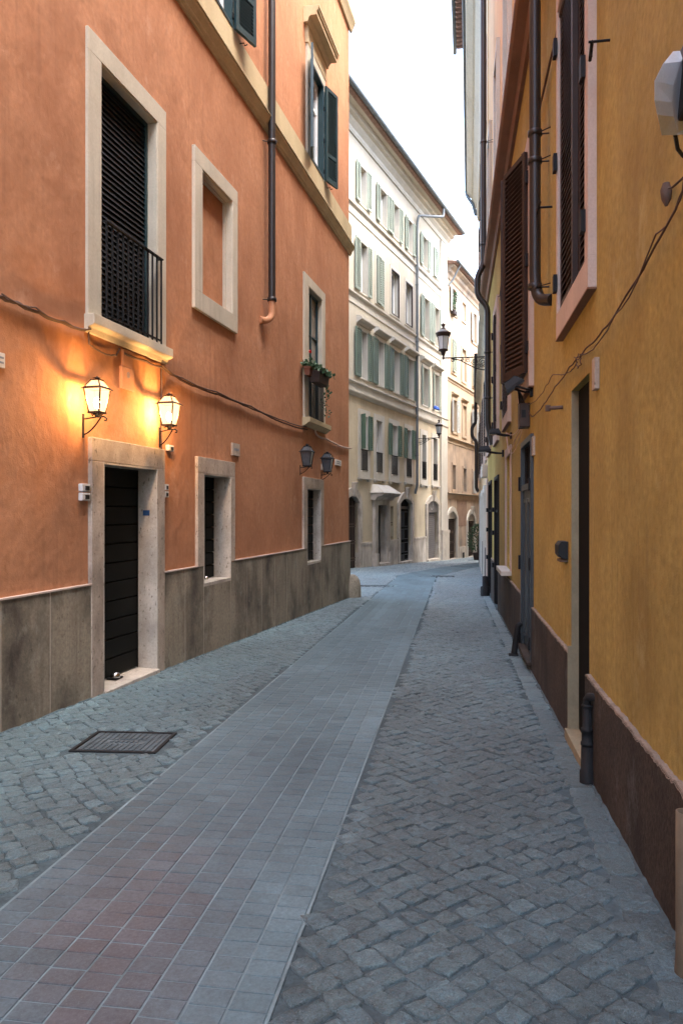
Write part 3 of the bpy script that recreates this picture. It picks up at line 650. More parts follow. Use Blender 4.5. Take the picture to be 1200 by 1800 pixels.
# cables on the terracotta wall
cb = MB(); A_ = sag(F, [(-150, 470), (0, 520), (30, 531), (70, 549), (110, 566), (150, 580)], .03, .015)
cb.tube(A_, .016, 6); cb.tube([(p[0], .05, p[2]+.012) for p in sag(F, [(0, 519), (60, 543), (110, 567), (157, 581)], .03, .03)], .008, 5)
cb.tube(sag(F, [(157, 578), (157, 605), (166, 612), (188, 624), (205, 625), (211, 612)], .03, .0), .009, 5)
solo('cable', cb, 'wire', 'dusty cable bundle sagging along the terracotta wall left of the tall window', 'cable', F, A_[0][0], .03, A_[0][2], group='cables on the terracotta wall')
cb = MB(); A_ = sag(F, [(218, 620), (250, 632), (284, 645), (310, 662), (345, 680), (385, 693), (420, 707), (460, 725), (500, 744), (540, 755)], .03, .012)
cb.tube(A_, .014, 6); cb.tube([(p[0], .05, p[2]+.018) for p in sag(F, [(284, 645), (320, 668), (380, 691), (440, 716), (500, 742), (538, 752)], .04, .02)], .011, 5)
cb.tube(sag(F, [(284, 648), (284, 720), (284, 800), (285, 850)], .02, .0), .012, 5)
solo('cable', cb, 'wire', 'long cable bundle running from the sill down to the planter window', 'cable', F, A_[0][0], .03, A_[0][2], group='cables on the terracotta wall')
cb = MB(); A_ = sag(F, [(553, 752), (555, 762), (562, 768), (575, 772), (590, 780), (603, 786), (617, 788)], .03, .005); cb.tube(A_, .02, 6)
solo('cable', cb, 'wire_pale', 'short pale cable on terracotta wall between planter window and corner', 'cable', F, A_[0][0], .03, A_[0][2], group='cables on the terracotta wall')
# painted meter cover and conduit
r_ = rect(F, 210, 231, 643, 683); root = thing('junction_box', 'orange painted meter cover with small dial between the lit lanterns', 'junction box', F, r_[0], 0, r_[2])
b_ = MB(); b_.box(r_[0], r_[1], 0, .035, r_[2], r_[3]); part('cover', b_, 'terra_pipe', root, bevel=.004)
b_ = MB(); q = rect(F, 213, 229, 614, 641); b_.box(q[0], q[1], 0, .03, r_[3]+.004, q[3]); part('duct', b_, 'terra_pipe', root, bevel=.003)
um = (r_[0]+r_[1])/2; b_ = MB(); zz = F.Z(221, 660)
for k in range(16):
    q = 2*math.pi*k/16; q2 = 2*math.pi*(k+1)/16; b_.add([(um+.032*math.cos(q), .037, zz+.032*math.sin(q)), (um+.032*math.cos(q2), .037, zz+.032*math.sin(q2)), (um+.025*math.cos(q2), .037, zz+.025*math.sin(q2)), (um+.025*math.cos(q), .037, zz+.025*math.sin(q))], [(0, 1, 2, 3)])
for dz in (-.012, 0, .012): b_.box(um-.012, um+.012, .035, .038, zz+dz-.003, zz+dz+.003)
part('dial', b_, 'ink', root)
# intercoms
def intercom(x0, x1, y0, y1, label, n=2):
    r_ = rect(F, x0, x1, y0, y1); root = thing('intercom', label, 'intercom', F, r_[0], 0, r_[2]); h = (r_[3]-r_[2])/n
    for k in range(n):
        b_ = MB(); b_.box(r_[0], r_[1], 0, .045, r_[2]+k*h+.006, r_[2]+(k+1)*h-.006); p = part('housing', b_, 'white_pl', root, bevel=.005)
        b_ = MB(); b_.box(r_[0]+.02, (r_[0]+r_[1])/2+.02, .045, .05, r_[2]+k*h+.02, r_[2]+(k+1)*h-.025); part('button', b_, 'grey_pl', p)
intercom(138, 152, 849, 881, 'two stacked white doorbell boxes left of the lit doorway')
intercom(285, 291, 850, 875, 'narrow white doorbell boxes right of the lit doorway')
intercom(291, 300, 781, 793, 'small pale switch box below the smaller lit lantern', 1)
def plaque(F, r_, label, m='marble', lines=0, cat='plaque', d=.025, group=None):
    root = thing('wall_plaque', label, cat, F, r_[0], 0, r_[2], group)
    b_ = MB(); b_.box(r_[0], r_[1], 0, d, r_[2], r_[3]); part('panel', b_, m, root, bevel=.003)
    if lines:
        b_ = MB(); h = (r_[3]-r_[2])/(lines+1); W_ = r_[1]-r_[0]
        for k in range(lines):
            u = r_[0]+W_*.15; zc = r_[2]+h*(k+.8)
            while u < r_[1]-W_*.2:
                l = random.uniform(.25, .5)*h; b_.box(u, u+l, d, d+.0015, zc, zc+h*.4); u += l*1.35
        part('lettering', b_, 'ink', root)
plaque(F, rect(F, -14, 5, 622, 648, 5), 'white marble street plaque cut by the left photo edge', lines=2)
plaque(F, rect(F, 406, 419, 778, 800), 'small grey stone plaque above the low shuttered window', 'trav', 1)
plaque(F, rect(F, 588, 598, 807, 817), 'small white sign beside the unlit lanterns near the corner', lines=2)
plaque(F, rect(F, 564, 569, 815, 826), 'grey meter lid behind the farther unlit lantern', 'grey_stone')

# wall lanterns
def lantern(x_root, x_c, ytop, ybot, ybr0, ybr1, w, lit, label, sz=None):
    ur = F.U(x_root, .02); uc, zt_ = F.px(x_c, ytop, w); zb_ = F.Z(x_c, ybot, w); hh = zt_-zb_
    root = thing('wall_lantern', label, 'lantern', F, ur, 0, F.Z(x_root, ybr1), 'lit lanterns over the doorway' if lit else 'unlit lanterns near the corner')
    hw = hh*.245; top = zb_+hh
    # vertical proportions: pan .0, glass .03-.66, eave .68, roof panes to .88, neck and cap to 1.0
    k0, k1, r0, r1, rt = zb_+.03*hh, zb_+.64*hh, hw*.60, hw*.98, hw*.46
    zr0, zr1 = zb_+.68*hh, zb_+.88*hh
    fr = MB()
    for sx in (-1, 1):
        for sy in (-1, 1):
            fr.tube([(uc+sx*r0, w+sy*r0, k0), (uc+sx*r1, w+sy*r1, k1)], .008, 4, False); fr.tube([(uc+sx*hw*.95, w+sy*hw*.95, zr0), (uc+sx*rt, w+sy*rt, zr1)], .007, 4, False)
    def sqring(z0, z1, a, b, in_):
        fr.box(uc-a, uc+a, w-a, w-a+in_, z0, z1); fr.box(uc-a, uc+a, w+a-in_, w+a, z0, z1); fr.box(uc-a, uc-a+in_, w-a+in_, w+a-in_, z0, z1); fr.box(uc+a-in_, uc+a, w-a+in_, w+a-in_, z0, z1)
    sqring(zb_, k0+.006, r0+.01, 0, .022); sqring(zr1-.004, zr1+.008, rt+.006, 0, .03)
    e = hw*1.22
    for sgn, ax in ((1, 0), (-1, 0), (1, 1), (-1, 1)):      # flared eave
        a, b = e, hw*.93
        if ax == 0: q = [(uc-a, w+sgn*a, k1-.002), (uc+a, w+sgn*a, k1-.002), (uc+b, w+sgn*b, zr0+.004), (uc-b, w+sgn*b, zr0+.004)]
        else: q = [(uc+sgn*a, w-a, k1-.002), (uc+sgn*a, w+a, k1-.002), (uc+sgn*b, w+b, zr0+.004), (uc+sgn*b, w-b, zr0+.004)]
        fr.hexa([*q, *[(p[0], p[1], p[2]+.006) for p in q]])
    fr.lathe((uc, w, zr1), [(rt*.6, 0), (rt*.5, .012), (rt*.5, hh*.05), (rt*1.0, hh*.06), (rt*.8, hh*.075), (rt*.25, hh*.09), (rt*.2, hh*.11), (.001, hh*.12)], 10)
    part('frame', fr, 'copper' if lit else 'iron', root)
    gl = MB(); gm_ = 'lit' if lit else 'smoke'
    for z0, z1, a, b in ((k0, k1, r0, r1), (zr0, zr1, hw*.93, rt)):
        for sgn, ax in ((1, 0), (-1, 0), (1, 1), (-1, 1)):
            i = .003
            if ax == 0: q = [(uc-a, w+sgn*(a-i), z0), (uc+a, w+sgn*(a-i), z0), (uc+b, w+sgn*(b-i), z1), (uc-b, w+sgn*(b-i), z1)]
            else: q = [(uc+sgn*(a-i), w-a, z0), (uc+sgn*(a-i), w+a, z0), (uc+sgn*(b-i), w+b, z1), (uc+sgn*(b-i), w-b, z1)]
            gl.add(q, [(0, 1, 2, 3)])
    part('glass', gl, gm_, root)
    if lit:
        bb = MB(); bb.lathe((uc, w, k0+.04), [(.012, 0), (.026, .03), (.03, .06), (.02, .09), (.001, .1)], 12); part('bulb', bb, 'bulb', root)
        ld = bpy.data.lights.new('lamp_light', 'POINT'); ld.energy = 19; ld.color = (1, .52, .17); ld.shadow_soft_size = .035
        lo = bpy.data.objects.new('lamp_light', ld); COL.objects.link(lo); lo.parent = root; lo.location = (uc-ur, w, (k0+k1)/2+.02-F.Z(x_root, ybr1))
    br = MB(); zt2, zb2 = F.Z(x_root, ybr0), F.Z(x_root, ybr1)
    br.box(ur-.010, ur+.010, 0, .012, zb2, zt2); zarm = zt2-.05
    br.tube([(ur, .01, zarm), (uc, w, zarm), (uc-.02, w+.06, zarm+.004), (uc-.025, w+.085, zarm-.015), (uc-.02, w+.08, zarm-.035), (uc-.015, w+.065, zarm-.03)], .007, 6)
    n_ = 8; br.tube([(ur+(uc-ur)*k/n_, .012+(w+.03)*k/n_, zb2+.03+(zarm-zb2-.03)*(k/n_)**1.7) for k in range(n_+1)], .007, 6)
    br.tube([(uc, w, zarm), (uc, w, zb_)], [.014, .012], 8); br.lathe((uc, w, zarm-.005), [(.02, 0), (.02, .05), (.012, .055)], 8)
    for sx, sy in ((-1, 0), (1, 0), (0, 1), (0, -1)):
        br.tube([(uc, w, zarm+.05), (uc+sx*.025, w+sy*.025, zarm+.065), (uc+sx*r0*.9, w+sy*r0*.9, zb_-.02), (uc+sx*r0*1.15, w+sy*r0*1.15, zb_-.005)], .005, 5)
    part('bracket', br, 'iron', root)
lantern(149, 171, 661, 727, 728, 770, .22, True, 'lit lantern with glowing panes above left side of the doorway')
lantern(283, 297.5, 690, 749, 752, 787, .22, True, 'smaller looking lit lantern above right side of the doorway')
lantern(529, 540, 780, 820, 818, 836, .24, False, 'unlit dark lantern left of the pair near the corner')
lantern(566, 575.5, 793, 830, 831, 846, .24, False, 'unlit dark lantern right of the pair near the corner')

# planters on the railing
def planter(x0, x1, y0, y1, w0, w1, m, label, trail=0, flower=0, seed=1):
    r = random.Random(seed); a, b = srt(F.U(x0, w1), F.U(x1, w1)); z1, z0 = F.Z(x0, y0, w1), F.Z(x0, y1, w1)
    root = thing('planter', label, 'planter', F, a, w0, z0, 'flower boxes on the railing')
    t = MB(); i = .02; t.hexa([(a+i, w0+i, z0), (b-i, w0+i, z0), (b-i, w1-i, z0), (a+i, w1-i, z0), (a, w0, z1), (b, w0, z1), (b, w1, z1), (a, w1, z1)]); rectframe(t, a-.01, b+.01, z1-.035, z1, .02, w0-.01, w1+.01, bottom=False); part('trough', t, m, root)
    lf = MB()
    def leafat(u, w, z, s):
        v = Vector((r.gauss(0, 1), r.gauss(0, 1), r.gauss(.5, 1))).normalized(); t1 = v.orthogonal().normalized(); t2 = v.cross(t1); c = Vector((u, w, z))
        P = [c+t1*s, c+t1*s*.3+t2*s*.7, c-t1*s*.7+t2*s*.5, c-t1*s*.9, c-t1*s*.7-t2*s*.5, c+t1*s*.3-t2*s*.7]; lf.add([tuple(p+v*(.1*s if k % 3 else -.1*s)) for k, p in enumerate(P)], [tuple(range(6))])
    for k in range(210):
        u = r.uniform(a-.05, b+.05); w = r.uniform(w0-.05, w1+.10); bump = .13*math.exp(-((w-(w0+w1)/2)/.16)**2)*(.6+.6*math.sin(u*9+seed)**2)
        leafat(u, w, z1+r.uniform(-.06, .03)+bump*r.uniform(.2, 1), r.uniform(.022, .045))
    for k in range(trail):
        q = k/trail; leafat(b*0+a+.06+r.gauss(0, .035), w1-.05+r.gauss(0, .035)+.04*math.sin(q*9), z0+.03-q*.62, r.uniform(.02, .038)*(1-.3*q))
    part('foliage', lf, 'leaf', root)
    if flower:
        st = MB(); uu = b-.12; st.tube([(uu, w0+.08, z1), (uu+.01, w0+.08, z1+.17), (uu, w0+.09, z1+.27)], .004, 5); s_ = part('stem', st, 'leaf', root)
        fl = MB()
        for k in range(26):
            v = Vector((r.gauss(0, 1), r.gauss(0, 1), r.gauss(0, 1))).normalized(); c = Vector((uu, w0+.09, z1+.29))+v*.028; t1 = v.orthogonal().normalized()*.018; t2 = v.cross(t1.normalized())*.018
            fl.add([tuple(c+t1), tuple(c+t2), tuple(c-t1), tuple(c-t2)], [(0, 1, 2, 3)])
        part('flower', fl, 'red', s_)
um = (w3i[0]+w3i[1])/2
planter(545, 559, 643, 658, .075, .20, 'terra_pot', 'terracotta trough of ivy with one red geranium on the railing', 0, 1, 3)
planter(562, 579, 650, 670, .13, .34, 'dark_pot', 'dark trough with trailing ivy hanging off the balcony railing', 60, 0, 5)

# ---------------------------------------------------------------- ochre building (right)
F = FR; U1 = 19.5*1.0114; U0 = -9.0
root = thing('ochre_building', 'ochre plastered building with brown louvered shutters and stained plinth', 'building', F, 0, 0, 0)
zpl = F.Z(1035, 1185)
zc = 7.25
wz0, wz1 = 3.02, 5.9
cols = [F.U(x) for x in (1048, 938, 898, 877, 863)]
wins = [(c, c+1.46) for c in cols]
dA = (*srt(F.U(1035), F.U(1003)), -.5, F.Z(1035, 655))
dB = (*srt(F.U(937), F.U(919)), F.Z(937, 1167)+.02, F.Z(937, 762))
dC = (*srt(F.U(897.5), F.U(889.5)), F.Z(897, 1003), F.Z(897, 797))
dD = (*srt(F.U(877), F.U(870)), -.6, F.Z(877, 834))
dE = (*srt(F.U(864.5), F.U(859)), -.6, F.Z(864, 844))
wh = [(a+.12, b-.05, wz0+.20, wz1-.2) for a, b in wins]
part('wall', facade(U0, U1, zpl, zc, [(*dA, .055), (*dB, .06), (*dC, .12), (*dD, .1), (*dE, .1)]+[(*h, .10) for h in wh], D=.02, body=False), 'ochre', root)
uph = [(a+.25, b-.25, 8.6, 10.9, .14) for a, b in wins]+[(-6.5, -5.4, 8.6, 10.9, .14), (-2.5, -1.4, 8.6, 10.9, .14)]
part('upper_wall', facade(U0, U1, zc+.02, 15.2, uph, D=7, wf=-.02), 'peach', root)
bk = MB(); bk.box(U0, U1, -7, -.5, -1.2, zc); bk.box(U1-.25, U1, -.5, -.004, -1.2, zc+.018); part('rear_wall', bk, 'peach', root)
# brown moulded band
bd = MB(); bd.prism_u([(0, zc-.22), (.05, zc-.22), (.08, zc-.10), (.19, zc-.06), (.22, zc-.02), (.22, zc+.05), (.0, zc+.09)], U0, U1-.05); part('string_course', bd, 'pipe_brown', root)
bd = MB(); bd.prism_u([(0, zc+.10), (.07, zc+.10), (.07, zc+.85), (0, zc+.87)], U0, U1-.05); part('sill_course', bd, 'white_stucco', root)
for h in uph:
    w = part('window', surround(MB(), (h[0]-.15, h[1]+.15, h[2]-.16, h[3]+.15), h[:4], -.02, .05, bottom=True), 'white_stucco', root)
    g_ = MB(); g_.box(h[0], h[1], -.3, -.14, h[2], h[3]); part('pane', g_, 'glass_b', w)
rf = MB(); rf.prism_u([(.1, 15.2), (.1, 15.3), (-7, 17), (-7, 15.2)], U0, U1); part('roof', rf, 'tile', root)
# plinth with ragged plaster edge
def ragged(mb, eb, a, b, zt_, w, step=.022, amp=.006):
    r = random.Random(3); n = max(2, int((b-a)/step)); top = [zt_+r.uniform(-amp, amp)+.003*math.sin(k*.13)+.003*math.sin(k*.71) for k in range(n+1)]
    for k in range(n):
        x0, x1 = a+(b-a)*k/n, a+(b-a)*(k+1)/n
        mb.add([(x0, w, -1.4), (x1, w, -1.4), (x1, w, top[k+1]), (x0, w, top[k])], [(0, 1, 2, 3)])
        o = [w+r.uniform(-.004, .004) for _ in range(2)]
        eb.add([(x0, w+.002, top[k]-.003-r.random()*.008), (x1, w+.002, top[k+1]-.003-r.random()*.008), (x1, w-.004, top[k+1]+.006), (x0, w-.004, top[k]+.006), (x1, -.02, top[k+1]+.008), (x0, -.02, top[k]+.008)], [(0, 1, 2, 3), (3, 2, 4, 5)])
    for x in (a, b): mb.add([(x, w, -1.4), (x, w, zt_), (x, -.2, zt_), (x, -.2, -1.4)], [(0, 1, 2, 3)])
for a, b in ((U0, dA[0]), (dA[1], dB[0]), (dB[0], dB[1]), (dB[1], dD[0]), (dD[1], dE[0]), (dE[1], U1)):
    zt_ = dB[2]-.03 if (a, b) == (dB[0], dB[1]) else zpl
    pl, eb = MB(), MB(); ragged(pl, eb, a, b, zt_, .028)
    p_ = part('plinth', pl, 'plinth_brown', root); part('plaster_edge', eb, 'plaster_edge', p_)
# deep black doorway
db = MB(); db.box(dA[0]+.0, dA[1], -.12, -.055, -.5, dA[3]); p = part('door', db, 'blackwood', root)
rv = MB(); rv.box(dA[1]-.012, dA[1]+.0015, -.055, -.0015, zpl+.05, dA[3]); part('reveal', rv, 'ochre_grey', p)
rv = MB(); rv.box(dA[1]-.014, dA[1]+.0015, -.055, .0275, -.6, zpl+.05); part('reveal', rv, 'ochre_grey', p)
gd = F.gz(dA[0]); rv = MB(); rv.box(dA[0], dA[1], -.12, .05, -.7, gd+.06); part('threshold', rv, 'ochre_grey', p, bevel=.006)
ir = MB(); ir.box(dA[0]+.05, dA[0]+.07, -.055, -.045, 1.0, 1.06); part('keyhole', ir, 'iron', p)
# dark panelled door with hinges
fr = rectframe(MB(), dB[0]-.02, dB[1]+.02, dB[2], dB[3], .07, -.06, .035, bottom=False); d_ = part('door', fr, 'bluedoor', root)
zt_ = dB[3]-.62; pn = MB(); pn.box(dB[0]+.05, dB[1]-.05, -.07, -.005, dB[2]+.02, zt_); um = (dB[0]+dB[1])/2
for a, b in ((dB[0]+.08, um-.03), (um+.03, dB[1]-.08)): rectframe(pn, a, b, dB[2]+.12, zt_-.1, .05, -.005, .010)
pn.box(dB[0]+.05, dB[1]-.05, -.03, .03, zt_, zt_+.07); part('leaf', pn, 'bluedoor', d_)
gl = MB(); gl.box(dB[0]+.05, dB[1]-.05, -.08, -.05, zt_+.07, dB[3]-.07); part('transom', gl, 'darkin', d_)
for k in range(5): u = dB[0]+.12+k*(dB[1]-dB[0]-.24)/4; gl = MB()
gr = MB()
for k in range(6): u = dB[0]+.1+k*(dB[1]-dB[0]-.2)/5; gr.tube([(u, -.02, zt_+.07), (u, -.02, dB[3]-.07)], .008, 6)
part('grille', gr, 'iron', d_)
for yy in (850, 990, 1130):
    z = F.Z(921, yy); hg = MB(); hg.box(dB[1]+.0, dB[1]+.07, .0, .06, z-.09, z+.09); part('hinge', hg, 'iron', d_)
    z = F.Z(936, yy); hg = MB(); hg.box(dB[0]+.02, dB[0]+.06, .035, .055, z-.08, z+.06); part('hinge', hg, 'iron', d_)
st = MB(); st.box(dB[0]-.04, dB[1]+.04, -.05, .075, dB[2]-.045, dB[2]); part('threshold', st, 'plinth_brown', d_, bevel=.005)
# narrow pale window with white sill
w = part('window', surround(MB(), (dC[0]-.12, dC[1]+.12, dC[2], dC[3]+.13), dC, -.01, .02), 'pink', root)
s_ = MB(); s_.box(dC[0]-.12, dC[1]+.15, 0, .16, dC[2]-.07, dC[2]); part('sill', s_, 'white_stucco', w, bevel=.004)
s_ = rectframe(MB(), dC[0], dC[1], dC[2], dC[3], .06, -.12, -.05); part('sash', s_, 'white_paint', w)
s_ = MB(); s_.box(dC[0]+.05, dC[1]-.05, -.14, -.09, dC[2]+.05, dC[3]-.05); part('pane', s_, 'glass_b', w)
# two dark shop doors
for i_, tr_ in ((dD, 1), (dE, 0)):
    b_ = rectframe(MB(), i_[0], i_[1], -.6, i_[3], .07, -.08, .03, bottom=False); d_ = part('door', b_, 'iron', root)
    b_ = MB(); b_.box(i_[0], i_[1], -.14, -.08, -.6, i_[3]); b_.box(i_[0], i_[1], -.08, 0, i_[3]-.75, i_[3]-.69); b_.box((i_[0]+i_[1])/2-.04, (i_[0]+i_[1])/2+.04, -.08, -.03, -.6, i_[3]-.75); part('leaf', b_, 'blackwood', d_)
    for q in (.9, 1.6, 2.1): h_ = MB(); h_.box(i_[1], i_[1]+.14, 0, .07, q-.5, q-.4); part('hinge', h_, 'iron', d_)
sg = MB(); sg.box(F.U(858), F.U(858)+.35, 0, .05, F.gz(17)-.02, F.Z(857, 842)); part('door_surround', sg, 'pink', root)
# shuttered windows with pink surrounds
for k, ((a, b), h) in enumerate(zip(wins, wh)):
    w = part('window', surround(MB(), (a, b, wz0, wz1), h, -.01, .055, bottom=True), 'pink', root, bevel=.003)
    reveal(h, .095, 'pink', w, .05)
    rim = MB(); rim.box(a-.003, b+.003, 0, .058, wz0-.012, wz0-.001); part('sill_edge', rim, 'pipe_brown', w)
    bkk = MB(); bkk.box(h[0], h[1], -.25, -.10, h[2], h[3]); part('backing', bkk, 'darkin', w)
    wd_ = (h[1]-h[0])/2-.004
    if k == 0:
        part('shutter', louver(h[0], -.05, h[2]+.0, h[3], wd_, 0.0, pitch=.055, rails=(), stile=.06), 'brown', w)
        part('shutter', louver(h[1], -.01, h[2]+.0, h[3], wd_, math.pi, th=-.04, pitch=.055, stile=.06), 'brown', w)
    elif k == 1:
        part('shutter', louver(h[0], .06, h[2]-.03, h[3], wd_, R(18), pitch=.055, stile=.06), 'brown', w)
        part('shutter', louver(h[1], .06, h[2]-.03, h[3], wd_, R(180-20), th=-.04, pitch=.055, stile=.06), 'brown', w)
    else:
        part('shutter', louver(h[0], -.03, h[2], h[3], wd_, R(2), pitch=.07, stile=.06), 'brown', w)
        part('shutter', louver(h[1], .01, h[2], h[3], wd_, R(178), th=-.04, pitch=.07, stile=.06), 'brown', w)
    for zz in (h[2]+.25, (h[2]+h[3])/2, h[3]-.3):
        for q in ((h[0]-.05, h[0]+.03), (h[1]-.03, h[1]+.045)): hg = MB(); hg.box(*q, .056, .085, zz-.07, zz+.07); part('hinge', hg, 'iron', w)
hk = MB(); u, z = F.px(1048, 96, .05); hk.tube([(u+.05, .08, z), (u-.13, .10, z)], .011, 6); hk.tube([(u-.05, .09, z), (u-.05, .09, z-.04)], .008, 5); hk.tube([(u-.13, .12, z-.0), (u-.13, 0, z)], .008, 5)
solo('shutter_hook', hk, 'iron', 'black iron shutter hook beside the nearest brown shutter', 'hook', F, u, .05, z)
hk = MB(); u, z = F.px(960, 364, .05); hk.tube([(u, 0, z), (u, .12, z)], .010, 6); hk.tube([(u+.14, .12, z), (u-.12, .12, z)], .010, 6); hk.tube([(u+.14, .12, z), (u+.14, .12, z+.05)], .007, 5)
solo('shutter_hook', hk, 'iron', 'black iron hook right of the thick drainpipe', 'hook', F, u, .05, z)
pg = MB(); u, z = F.px(989, 716, .0); u2 = F.U(969, .12); pg.tube([(u, 0, z), (u+.06, .11, z+.004)], .016, 8); pg.lathe((u+.062, .115, z-.022), [(.022, 0), (.022, .05)], 8)
solo('iron_peg', pg, 'rust', 'rusty iron peg sticking out of the ochre wall', 'peg', F, u, 0, z)
plaque(F, rect(F, 1053, 1048, 627, 683), 'small brown stone plaque above right corner of the black doorway', 'trav', 0, d=.03)
plaque(F, rect(F, 940, 937, 766, 800), 'thin pinkish stone plaque at top of the dark panelled door', 'trav', 0, d=.025)
# doorbell
r_ = rect(F, 998, 991, 952, 984); b_ = MB(); root = thing('intercom', 'round-backed black intercom box on the ochre wall', 'intercom', F, r_[0], 0, r_[2])
zm = (r_[2]+r_[3])/2; b_.prism_u([(0, r_[2]), (.05, r_[2]+.01), (.075, r_[2]+.04), (.075, r_[3]-.03), (.05, r_[3]), (0, r_[3])], r_[0], r_[1]); part('housing', b_, 'grey_pl', root, bevel=.004)
b_ = MB(); b_.box(r_[0]+.02, r_[1]-.02, .0, .06, r_[2]-.02, r_[2]-.001); part('bracket', b_, 'rust', root)

def pipe_thing(F, pts, r, m, label, collars=(), smooth=True, name='drainpipe'):
    root = thing(name, label, 'drainpipe', F, *pts[-1])
    P_ = [Vector(p) for p in pts]; out = [P_[0]]
    for i in range(1, len(P_)-1):           # rounded bends
        a, b, c = P_[i-1], P_[i], P_[i+1]; d1 = (a-b); d2 = (c-b); q = min(d1.length, d2.length, r*4)*.5; p0 = b+d1.normalized()*q; p2 = b+d2.normalized()*q
        for k in range(5): t = k/4; out.append(p0*(1-t)**2+b*2*t*(1-t)+p2*t*t)
    out.append(P_[-1]); mb = MB(); mb.tube([tuple(p) for p in out], r, 14); part('pipe', mb, m, root)
    if collars:
        for (u, w, z) in collars: c = MB(); c.lathe((u, w, z-.02), [(r+.002, 0), (r+.013, .003), (r+.013, .05), (r+.002, .053)], 14); c.tube([(u, w, z), (u, 0, z)], .008, 5); c.tube([(u, w, z), (u-r-.06, .0, z)], .006, 5); part('collar', c, m, root)
    return root
w = .13; u, z = F.px(939.5, 505, w)
pipe_thing(F, [(u, w, 14.5), (u, w, z+.04), (u-.05, .10, z-.14), (u-.20, .0, z-.18)], .054, 'pipe', 'thick dark brown drainpipe elbowing into the ochre wall', [(u, w, F.Z(944, 265, w)), (u, w, F.Z(944, 100, w)-.6), (u, w, z)])
uE = F.U(857, .12)
def zz(y): return F.Z(857, y, .12)
pipe_thing(F, [(uE, .22, 15), (uE, .22, zz(466)), (uE, .36, zz(484)), (uE, .36, zz(518)), (uE, .13, zz(540)), (uE, .13, zz(745)), (uE-.02, .02, zz(782))], .066, 'pipe', 'far dark drainpipe with a double kink round the wall band', [(uE, .22, zz(250)), (uE, .22, zz(430)), (uE, .13, zz(620)), (uE, .13, zz(700))])
# cables on the ochre wall
def cable(F, pts, r, m, label, w=.03, drop=.01, grp='cables on the ochre wall', extra=()):
    A_ = sag(F, pts, w, drop); mb = MB(); mb.tube(A_, r, 6)
    for e in extra: mb.tube(sag(F, e[0], w+.01, e[1]), r*.7, 5)
    return solo('cable', mb, m, label, 'cable', F, A_[0][0], w, A_[0][2], group=grp)
cable(F, [(1215, 270), (1196, 345), (1150, 430), (1100, 520), (1060, 580), (1030, 612), (1014, 628), (1000, 645), (975, 680), (955, 710), (940, 728), (934, 732), (929, 722)], .0055, 'wire', 'black cable sweeping down the ochre wall to the floodlight box', extra=[([(1205, 318), (1150, 410), (1080, 555), (1020, 625)], .05), ([(1019, 622), (1020, 640), (1015, 648), (1011, 636), (1016, 622)], 0), ([(1008, 627), (1015, 632), (1022, 622)], 0)])
cable(F, [(1014, 636), (998, 655), (970, 658), (958, 680), (945, 700), (928, 711)], .004, 'wire', 'thin cable looping from the knot to the floodlight box', drop=.012)
cable(F, [(988, 10), (975, 70), (950, 180), (938, 235)], .012, 'wire', 'black cable running diagonally beside the nearest shuttered window', drop=.0)
cable(F, [(928, 262), (916, 272), (917, 285), (928, 296)], .009, 'wire', 'short black cable loop left of the thick drainpipe', drop=.0)
cable(F, [(886, 395), (884, 455), (882, 468), (878, 520), (874, 522), (874, 560)], .008, 'wire', 'wiggly black cable between the ajar shutter and the band', drop=.0)
cable(F, [(914, 752), (905, 772), (897, 790), (894, 796), (891, 780), (889, 762)], .007, 'wire_pale', 'pale cable loops hanging under the floodlight box', drop=.02, extra=[([(917, 752), (909, 780), (900, 797), (893, 790), (890, 765)], .02), ([(912, 752), (900, 764), (889, 760)], .02)])

def floodlight(F, x, y, w, label, sc=1.0, group='floodlights on the ochre wall', fins=True, tilt=.35):
    u, z = F.px(x, y, w); root = thing('floodlight', label, 'floodlight', F, u, 0, z, group)
    ct, st_ = math.cos(tilt), math.sin(tilt)
    def T(a, b, c): return (u+a*sc, w+(b*ct+c*st_)*sc, z+(-b*st_+c*ct)*sc)
    h = MB(); L_, D_, Hh = .13, .15, .09
    def bx(mb, a0, a1, b0, b1, c0, c1, tp=1.0): mb.hexa([T(a0,b0,c0),T(a1,b0,c0),T(a1,b1,c0),T(a0,b1,c0),T(a0*tp,b0*tp,c1),T(a1*tp,b0*tp,c1),T(a1*tp,b1*tp,c1),T(a0*tp,b1*tp,c1)])
    bx(h, -L_, L_, -D_, D_, -.02, .03); bx(h, -L_*.92, L_*.92, -D_*.92, D_*.92, .03, .03+Hh, .72)
    if fins:
        for k in range(7): q = -L_*.6+k*L_*.2; bx(h, q, q+.012, -D_*.6, D_*.6, .03+Hh, .03+Hh+.018)
    part('housing', h, 'grey_pl', root); q = MB(); bx(q, -L_*.9, L_*.9, -D_*.9, D_*.9, -.026, -.021); part('lens', q, 'smoke', root)
    b_ = MB(); b_.tube([(u-L_*sc*1.05, w, z), (u-L_*sc*1.05, w*.4, z-.05*sc), (u-L_*.4*sc, .0, z-.06*sc)], .012, 6); b_.tube([(u+L_*sc*1.05, w, z), (u+L_*sc*1.05, w*.4, z-.05*sc), (u+L_*.4*sc, .0, z-.06*sc)], .012, 6); b_.box(u-.06, u+.06, 0, .03, z-.14*sc, z+.02*sc); part('bracket', b_, 'iron', root)
    return root
floodlight(F, 904, 681, .20, 'black finned floodlight below the ajar brown shutter', .78, tilt=.65)
floodlight(F, 869, 762, .26, 'flat black floodlight beside the foot of the far drainpipe', .60, tilt=.05, fins=False)
floodlight(F, 851, 793, .34, 'farthest small black floodlight projecting from the ochre wall', .75, tilt=.05, fins=False)
r_ = rect(F, 931, 915, 708, 750, 931); b_ = MB(); root = thing('junction_box', 'brown metal junction box hanging under the finned floodlight', 'junction box', F, r_[0], 0, r_[2])
